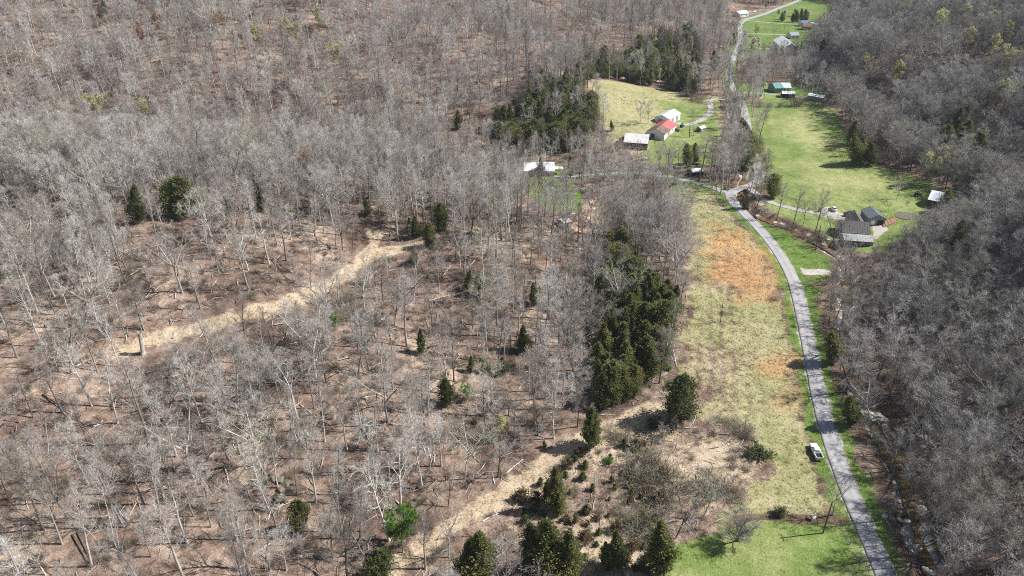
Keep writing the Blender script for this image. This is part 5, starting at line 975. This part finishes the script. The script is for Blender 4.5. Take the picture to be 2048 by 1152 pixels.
# ------------------------------------------------------------------ the wood: fill by spacing, nearest trees as things, the rest as one mass
rng = np.random.default_rng(21)
def frame_ok(x, y, z, m=120):
    px, py, dep = proj(x, y, z); return (dep > 20) & (px > -m - 60) & (px < 2048 + m + 60) & (py < 1152 + 420) & (py > -260)
N0 = 420000
cx = rng.uniform(-620, 720, N0); cy = rng.uniform(45, 1150, N0); ok = frame_ok(cx, cy, base_h(cx, cy)); cx, cy = cx[ok], cy[ok]
sp = np.full(len(cx), 6.3)
sp[:] = 11.6; sp[cy > 700] = 10.5
left_near = (cy < 218) & ((cx + 25) * -0.896 + (cy - 80) * .448 > -12); sp[left_near] = 8.7
crest = (cy >= 218) & (cy < 372) & (cx < 110); sp[crest] = 6.4
mid = (cy < 330) & (cx > 0) & (cx < 90) & ~left_near; sp[mid] = 6.6
right = cx > np.interp(cy, [0, 110, 215, 300, 490, 700, 900, 1150], [58, 94, 124, 190, 205, 285, 390, 500]); sp[right] = 7.4
sp[right & (cy > 450)] = 8.4
def inside(k, m=0.0): return sdist(cx, cy, A[k]) > -m
for k, v in (('clearing', 20), ('open_slope', 11), ('cedar_wood', 22), ('cedar_hill', 13), ('cedar_belt', 20)): sp[inside(k)] = v
kill = np.zeros(len(cx), bool)
for k in OPEN: kill |= inside(k, 1.5)
for ln, w in LINES: kill |= seg_dist(cx, cy, coarse(ln, 60)) < w + .6
kill |= pip(cx, cy, P2([(1480, 100), (1488, 30), (1560, 10), (1700, -5), (1640, 50), (1625, 104)])); farm = pip(cx, cy, P2([(1200, 160), (1385, 198), (1440, 198), (1450, 340), (1290, 345), (1210, 300)])); kill |= farm
valley = pip(cx, cy, P2([(1470, 200), (1500, 120), (1480, 30), (1620, -5), (1700, -5), (1640, 50), (1625, 130), (1650, 195)])); 
sp[valley] = 4.8; sp *= 1 + .30 * wob(cx, cy, 23); sp[right & (sdist(cx, cy, A['meadow']) > -16)] = 4.2; sp[pip(cx, cy, P2([(960, 560), (1200, 520), (1205, 700), (1170, 800), (1070, 885), (900, 960), (820, 860), (950, 740)]))] = 6.3
dt = np.minimum(seg_dist(cx, cy + 7, coarse(W_TRAIL, 60)), seg_dist(cx, cy + 6, coarse(W_TRAIL2, 30))); kill |= (dt < 10) & (rng.random(len(cx)) < .93); kill |= (seg_dist(cx, cy + 17, coarse(W_TRAIL, 60)) < 15) & (rng.random(len(cx)) < .62)
dt = seg_dist(cx, cy + 6, coarse(W_TRACK, 60)); kill |= (dt < 8) & (rng.random(len(cx)) < .75)
for x_, y_, w_, l_ in CLEAR + [(a, b, 4.2, 15 + max(0, b - 200) * .05) for a, b in CEDPOS]: kill |= (np.abs(cx - x_ * cy / y_) < w_) & (cy < y_ + 1.5) & (cy > y_ - l_)
kill |= pip(cx, cy, P2([(1650, 505), (1800, 480), (1835, 520), (1800, 600), (1690, 620)])) & (rng.random(len(cx)) < .5)
kill |= pip(cx, cy, P2([(1452, 70), (1535, 60), (1530, 8), (1452, 8)]))
kill |= pip(cx, cy, P2([(1690, 800), (1790, 800), (1835, 930), (1880, 1040), (1915, 1152), (1950, 1300), (1780, 1300), (1740, 960)])) & (rng.random(len(cx)) < .88); kill |= (pip(cx, cy + 7, A['cedar_wood']) | pip(cx, cy + 15, A['cedar_wood'])) & ~pip(cx, cy, A['cedar_wood']) & (rng.random(len(cx)) < .8); tp_ = G(1632, 907); kill |= (np.abs(cy - tp_[1] - 3) < 8) & (cx < tp_[0] + 24) & (cx > tp_[0])
bx_, by_, _ = proj(cx, cy, base_h(cx, cy)); kill |= (by_ > 1140) & (bx_ > 1150) & (bx_ < 1790)
kill |= pip(cx, cy, [(-15, 265), (70, 265), (75, 372), (-30, 372)]) & (rng.random(len(cx)) < .45)
cx, cy, sp = cx[~kill], cy[~kill], sp[~kill]
grid = {}; keep = []
for x, y in TAKEN: grid.setdefault((int(x // 6), int(y // 6)), []).append((x, y, 2.6))
for i in range(len(cx)):
    x, y, s = cx[i], cy[i], sp[i] * rng.uniform(.6, 1.25) * .82; gi, gj = int(x // 6), int(y // 6); good = True; rr = int(s // 6) + 1
    for a in range(gi - rr, gi + rr + 1):
        for b2 in range(gj - rr, gj + rr + 1):
            for (qx, qy, qs) in grid.get((a, b2), ()):
                if (qx - x) ** 2 + (qy - y) ** 2 < (min(s, qs) if qs > 3 else qs) ** 2: good = False; break
            if not good: break
        if not good: break
    if good: grid.setdefault((gi, gj), []).append((x, y, s)); keep.append(i)
fx, fy = cx[keep], cy[keep]; fz = HH(fx, fy); n = len(fx)
is_right = fx > np.interp(fy, [0, 110, 215, 300, 490, 700, 900, 1150], [58, 94, 124, 190, 205, 285, 390, 500])
near_left = (fy < 218) & ~is_right
W_L = np.array([.15, .15, .05, .18, .04, .05, .03, .20, .12, .05]); W_R = np.array([.13, .07, .15, .05, .18, .16, .14, .05, .04, .03]); W_B = np.array([.17, .20, .08, .22, .05, .06, .05, .13, .04, 0])
var = np.where(near_left, rng.choice(10, n, p=W_L / W_L.sum()), np.where(is_right, rng.choice(10, n, p=W_R / W_R.sum()), rng.choice(10, n, p=W_B / W_B.sum())))
hts = np.array([b[2] for b in BARE])[var] * np.where(near_left, rng.uniform(.45, 1.08, n), np.where(is_right, rng.uniform(.60, 1.05, n), rng.uniform(.75, 1.08, n)))
hts = hts * np.where(pip(fx, fy, [(-30, 255), (75, 255), (75, 372), (-40, 372)]), .66, 1); hts = hts * np.where(pip(fx, fy, P2([(1480, 170), (1495, 100), (1650, 100), (1650, 190)])), .55, 1)
for pl_, k_ in (([(1650, 500), (1800, 475), (1835, 520), (1800, 610), (1680, 620)], .55), ([(1830, 405), (1960, 395), (1990, 520), (1820, 520)], .5)): hts = hts * np.where(pip(fx, fy, P2(pl_)), k_, 1)
px, py, dep = proj(fx, fy, fz); px2, py2, _ = proj(fx, fy, fz + hts)
vis = (px > 0) & (px < 2048) & (py < 1152) & (py2 > 0)
score = np.where(vis, hts / dep, 0); order = np.argsort(-score)
n_have = sum(1 for o in scene.objects if o.parent is None and o.name.startswith('bare_tree')); n_more = max(0, 298 - n_have)
single = set(order[:n_more].tolist())
for i in sorted(single):
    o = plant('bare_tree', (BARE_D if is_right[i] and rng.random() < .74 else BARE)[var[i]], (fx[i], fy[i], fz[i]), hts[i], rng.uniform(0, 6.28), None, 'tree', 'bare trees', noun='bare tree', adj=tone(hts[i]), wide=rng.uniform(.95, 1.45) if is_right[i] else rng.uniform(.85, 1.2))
    spin(o, rng.normal(0, .07), rng.uniform(0, 6.28))
rest = np.array([i for i in range(n) if i not in single])

def scatter(name, label, cat, pts, rot, scl, vid, sources, group=None):
    """ONE object: instances of the meshes in SOURCES (lists of meshes per kind) on its points"""
    me = bpy.data.meshes.new(name); me.vertices.add(len(pts)); me.vertices.foreach_set('co', np.asarray(pts, np.float32).ravel())
    for nm, ty, dat, key in (('rot', 'FLOAT_VECTOR', rot, 'vector'), ('scl', 'FLOAT_VECTOR', scl, 'vector'), ('vid', 'INT', vid, 'value')):
        at = me.attributes.new(nm, ty, 'POINT'); at.data.foreach_set(key, np.asarray(dat, np.int32 if ty == 'INT' else np.float32).ravel())
    me.update(); o = obj(name, me); tag(o, label, cat, group, 'stuff')
    ng = bpy.data.node_groups.new(name, 'GeometryNodeTree'); ng.interface.new_socket('Geometry', in_out='INPUT', socket_type='NodeSocketGeometry'); ng.interface.new_socket('Geometry', in_out='OUTPUT', socket_type='NodeSocketGeometry')
    N = ng.nodes.new; Lk = ng.links.new; gi = N('NodeGroupInput'); go = N('NodeGroupOutput'); out = N('GeometryNodeJoinGeometry')
    def na(nm, ty): q = N('GeometryNodeInputNamedAttribute'); q.data_type = ty; q.inputs[0].default_value = nm; return q.outputs[0]
    r_, s_, v_ = na('rot', 'FLOAT_VECTOR'), na('scl', 'FLOAT_VECTOR'), na('vid', 'INT')
    for k, meshes in enumerate(sources):
        j = N('GeometryNodeJoinGeometry')
        for m_ in meshes:
            src = bpy.data.objects.new(m_.name + '_source', m_); oi = N('GeometryNodeObjectInfo'); oi.inputs['Object'].default_value = src; oi.transform_space = 'ORIGINAL'; Lk(oi.outputs['Geometry'], j.inputs[0])
        g2 = N('GeometryNodeGeometryToInstance'); Lk(j.outputs[0], g2.inputs[0]); cmp = N('FunctionNodeCompare'); cmp.data_type = 'INT'; cmp.operation = 'EQUAL'; Lk(v_, cmp.inputs[2]); cmp.inputs[3].default_value = k
        ip = N('GeometryNodeInstanceOnPoints'); Lk(gi.outputs[0], ip.inputs['Points']); Lk(cmp.outputs[0], ip.inputs['Selection']); Lk(g2.outputs[0], ip.inputs['Instance']); Lk(r_, ip.inputs['Rotation']); Lk(s_, ip.inputs['Scale']); Lk(ip.outputs[0], out.inputs[0])
    Lk(out.outputs[0], go.inputs[0]); md = o.modifiers.new('scatter', 'NODES'); md.node_group = ng; return o
s = hts[rest] / np.array([b[2] for b in BARE])[var[rest]]; wd = s * np.where(is_right[rest], rng.uniform(.95, 1.5, len(rest)), rng.uniform(.85, 1.25, len(rest)))
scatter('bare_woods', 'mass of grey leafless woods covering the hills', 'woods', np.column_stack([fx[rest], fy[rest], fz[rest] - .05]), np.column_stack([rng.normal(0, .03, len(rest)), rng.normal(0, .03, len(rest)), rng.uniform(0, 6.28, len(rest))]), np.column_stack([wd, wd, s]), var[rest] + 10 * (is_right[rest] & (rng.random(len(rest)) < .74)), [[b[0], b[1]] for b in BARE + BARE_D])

# undergrowth: brush, thin saplings and fallen sticks
T = Tree(99); T.tub.tube([(-1, 0, .05), (-.3, .06, .09), (.4, -.02, .07), (1, .1, .05)], [.05, .045, .03, .012], 4); T.tub.tube([(.2, 0, .07), (.6, .35, .16)], [.025, .008], 3); V1, F1 = quads_of(T.tub)
STICK = [raw_mesh('stick_a', V1, F1, M['old_wood']), raw_mesh('stick_b', V1, F1, M['twig'])]
T = Tree(98)
for k in range(26):
    p0 = np.array([T.r.gauss(0, .35), T.r.gauss(0, .35), .04]); a = T.r.uniform(0, 6.28); T.rib.append((p0, p0 + np.array([math.cos(a) * T.r.uniform(.4, 1.6), math.sin(a) * T.r.uniform(.4, 1.6), T.r.uniform(.02, .4)]), .035))
V1, F1 = T.ribbons(); DEB = raw_mesh('twig_litter', V1, F1, M['twig'])
N1 = 60000; ux = rng.uniform(-190, 330, N1); uy = rng.uniform(60, 340, N1); uz = base_h(ux, uy); upx, upy, ud = proj(ux, uy, uz)
okk = (upx > -30) & (upx < 2080) & (upy < 1180) & (upy > 150)
for k in ['lawn', 'field', 'verge', 'bank', 'meadow', 'pasture', 'hollow', 'field_left', 'pad']: okk &= ~(sdist(ux, uy, A[k]) > -1)
for ln, w in LINES: okk &= seg_dist(ux, uy, coarse(ln, 60)) > w + .4
ux, uy, uz = ux[okk], uy[okk], HH(ux[okk], uy[okk]); n1 = len(ux)
dens = .5 + .5 * wob(ux, uy, 11); okk = rng.random(n1) < np.clip(.35 + .5 * dens, .1, .9); ux, uy, uz = ux[okk], uy[okk], uz[okk]; n1 = len(ux)
vid = rng.choice(7, n1, p=[.07, .07, .07, .24, .14, .33, .08]); sc = np.where(vid < 3, rng.uniform(.25, .8, n1), np.where(vid < 5, rng.uniform(.6, 3.0, n1), np.where(vid == 5, rng.uniform(.6, 1.3, n1), rng.uniform(.25, .55, n1))))
rot = np.column_stack([np.where((vid > 2) & (vid < 5), rng.normal(0, .12, n1), 0), np.where((vid > 2) & (vid < 5), rng.normal(0, .12, n1), 0), rng.uniform(0, 6.28, n1)])
scatter('undergrowth', 'brush, saplings and fallen sticks on the forest floor', 'undergrowth', np.column_stack([ux, uy, uz]), rot, np.column_stack([sc] * 3), vid, [[BRUSH[0]], [BRUSH[1]], [BRUSH[2]], [STICK[0]], [STICK[1]], [DEB], [BARE[8][0], BARE[8][1]]])

# grass tufts on field, scrub and meadow
def tuft(name, col, h, n_, seed, spread=.28, wd_=.03):
    T = Tree(seed)
    for k in range(n_):
        p0 = np.array([T.r.gauss(0, spread * .6), T.r.gauss(0, spread * .6), -.02]); T.rib.append((p0, p0 + np.array([T.r.gauss(0, spread * .8), T.r.gauss(0, spread * .8), h * T.r.uniform(.5, 1.1)]), wd_))
    V1, F1 = T.ribbons(); return raw_mesh(name, V1, F1, col)
M['hay'] = bark_mat('dry_grass', [(0, (.17, .17, .08)), (.5, (.32, .295, .165)), (1, (.48, .42, .28))]); M['grassy'] = bark_mat('green_grass', [(0, (.06, .115, .018)), (.5, (.13, .20, .036)), (1, (.24, .29, .085))]); M['sedge'] = bark_mat('orange_sedge', [(0, (.38, .21, .10)), (.5, (.50, .31, .16)), (1, (.60, .44, .28))])
N2 = 190000; ux = rng.uniform(-120, 230, N2); uy = rng.uniform(70, 330, N2); keepm = np.zeros(N2, bool); vid = np.zeros(N2, int)
for k, v in (('scrub', 0), ('field', 0), ('meadow', 1), ('pasture', 0), ('verge', 1), ('bank', 1), ('lawn', 1)):
    m = sdist(ux, uy, A[k]) > 0; keepm |= m; vid[m] = v
m = seg_dist(ux, uy, coarse(W_ROAD, 80)) < 5.0; vid[m & keepm] = 1
fm = (sdist(ux, uy, A['field']) > 0); r_ = rng.random(N2) + .25 * wob(ux, uy, 12); vid[fm & (r_ > .62)] = 1
for k in ('orange', 'orange2', 'orange3'): m = (sdist(ux, uy, A[k]) > rng.normal(0, 3.0, N2)) & (rng.random(N2) < .16 + .15 * wob(ux, uy, 5.1)); vid[m] = 2
tr = np.minimum(np.minimum(seg_dist(ux, uy, coarse(W_TRAIL, 60)), seg_dist(ux, uy, coarse(W_TRACK, 60))), seg_dist(ux, uy, coarse(W_TRAIL2, 30))) < 2.6; keepm |= tr & (rng.random(N2) < .6); vid[tr] = 0
for ln, w in LINES[:8] + [LINES[-1]]: keepm &= seg_dist(ux, uy, coarse(ln, 80)) > w - .9
keepm &= ~((sdist(ux, uy, A['lawn']) > 0) & (rng.random(N2) < .6)); keepm &= ~((sdist(ux, uy, A['scrub']) > 0) & (rng.random(N2) < .35)); keepm &= ~(sdist(ux, uy, A['pit']) > 0); keepm &= ~((sdist(ux, uy, A['meadow']) > 0) & (rng.random(N2) < .6))
for k in ('pad', 'carpad', 'slab'): keepm &= ~(sdist(ux, uy, A[k]) > -.5)
ux, uy, vid = ux[keepm], uy[keepm], vid[keepm]; n1 = len(ux); sc = rng.uniform(.45, 1.0, n1) * np.where(vid == 1, .5, .72)
scatter('grass', 'rough grass and dry weeds growing on the valley floor', 'grass', np.column_stack([ux, uy, HH(ux, uy)]), np.column_stack([np.zeros(n1), np.zeros(n1), rng.uniform(0, 6.28, n1)]), np.column_stack([sc] * 3), vid, [[tuft('hay_tuft', M['hay'], .5, 26, 1)], [tuft('green_tuft', M['grassy'], .4, 26, 2)], [tuft('sedge_tuft', M['sedge'], .55, 26, 3)]])
write_labels()
# air of the valley: one even box of haze
hm_, nt, b = new_mat('haze'); nt.nodes.remove(b); vol = nt.nodes.new('ShaderNodeVolumePrincipled'); vol.inputs['Color'].default_value = (0.80, 0.87, 1.0, 1); vol.inputs['Density'].default_value = 0.00007; vol.inputs['Anisotropy'].default_value = 0.0
nt.links.new(vol.outputs[0], nt.nodes['Material Output'].inputs['Volume'])
tag(MB().box(-1700, 1800, -200, 3400, float(Z.min()) - 1.0, max(130.0, float(Z.max()) + 40)).build('haze', hm_), 'thin blue haze in the far valley air', 'haze', None, 'stuff')
print('TREES', n, 'single', len(single), 'have', n_have, 'rest', len(rest), 'grass', n1)
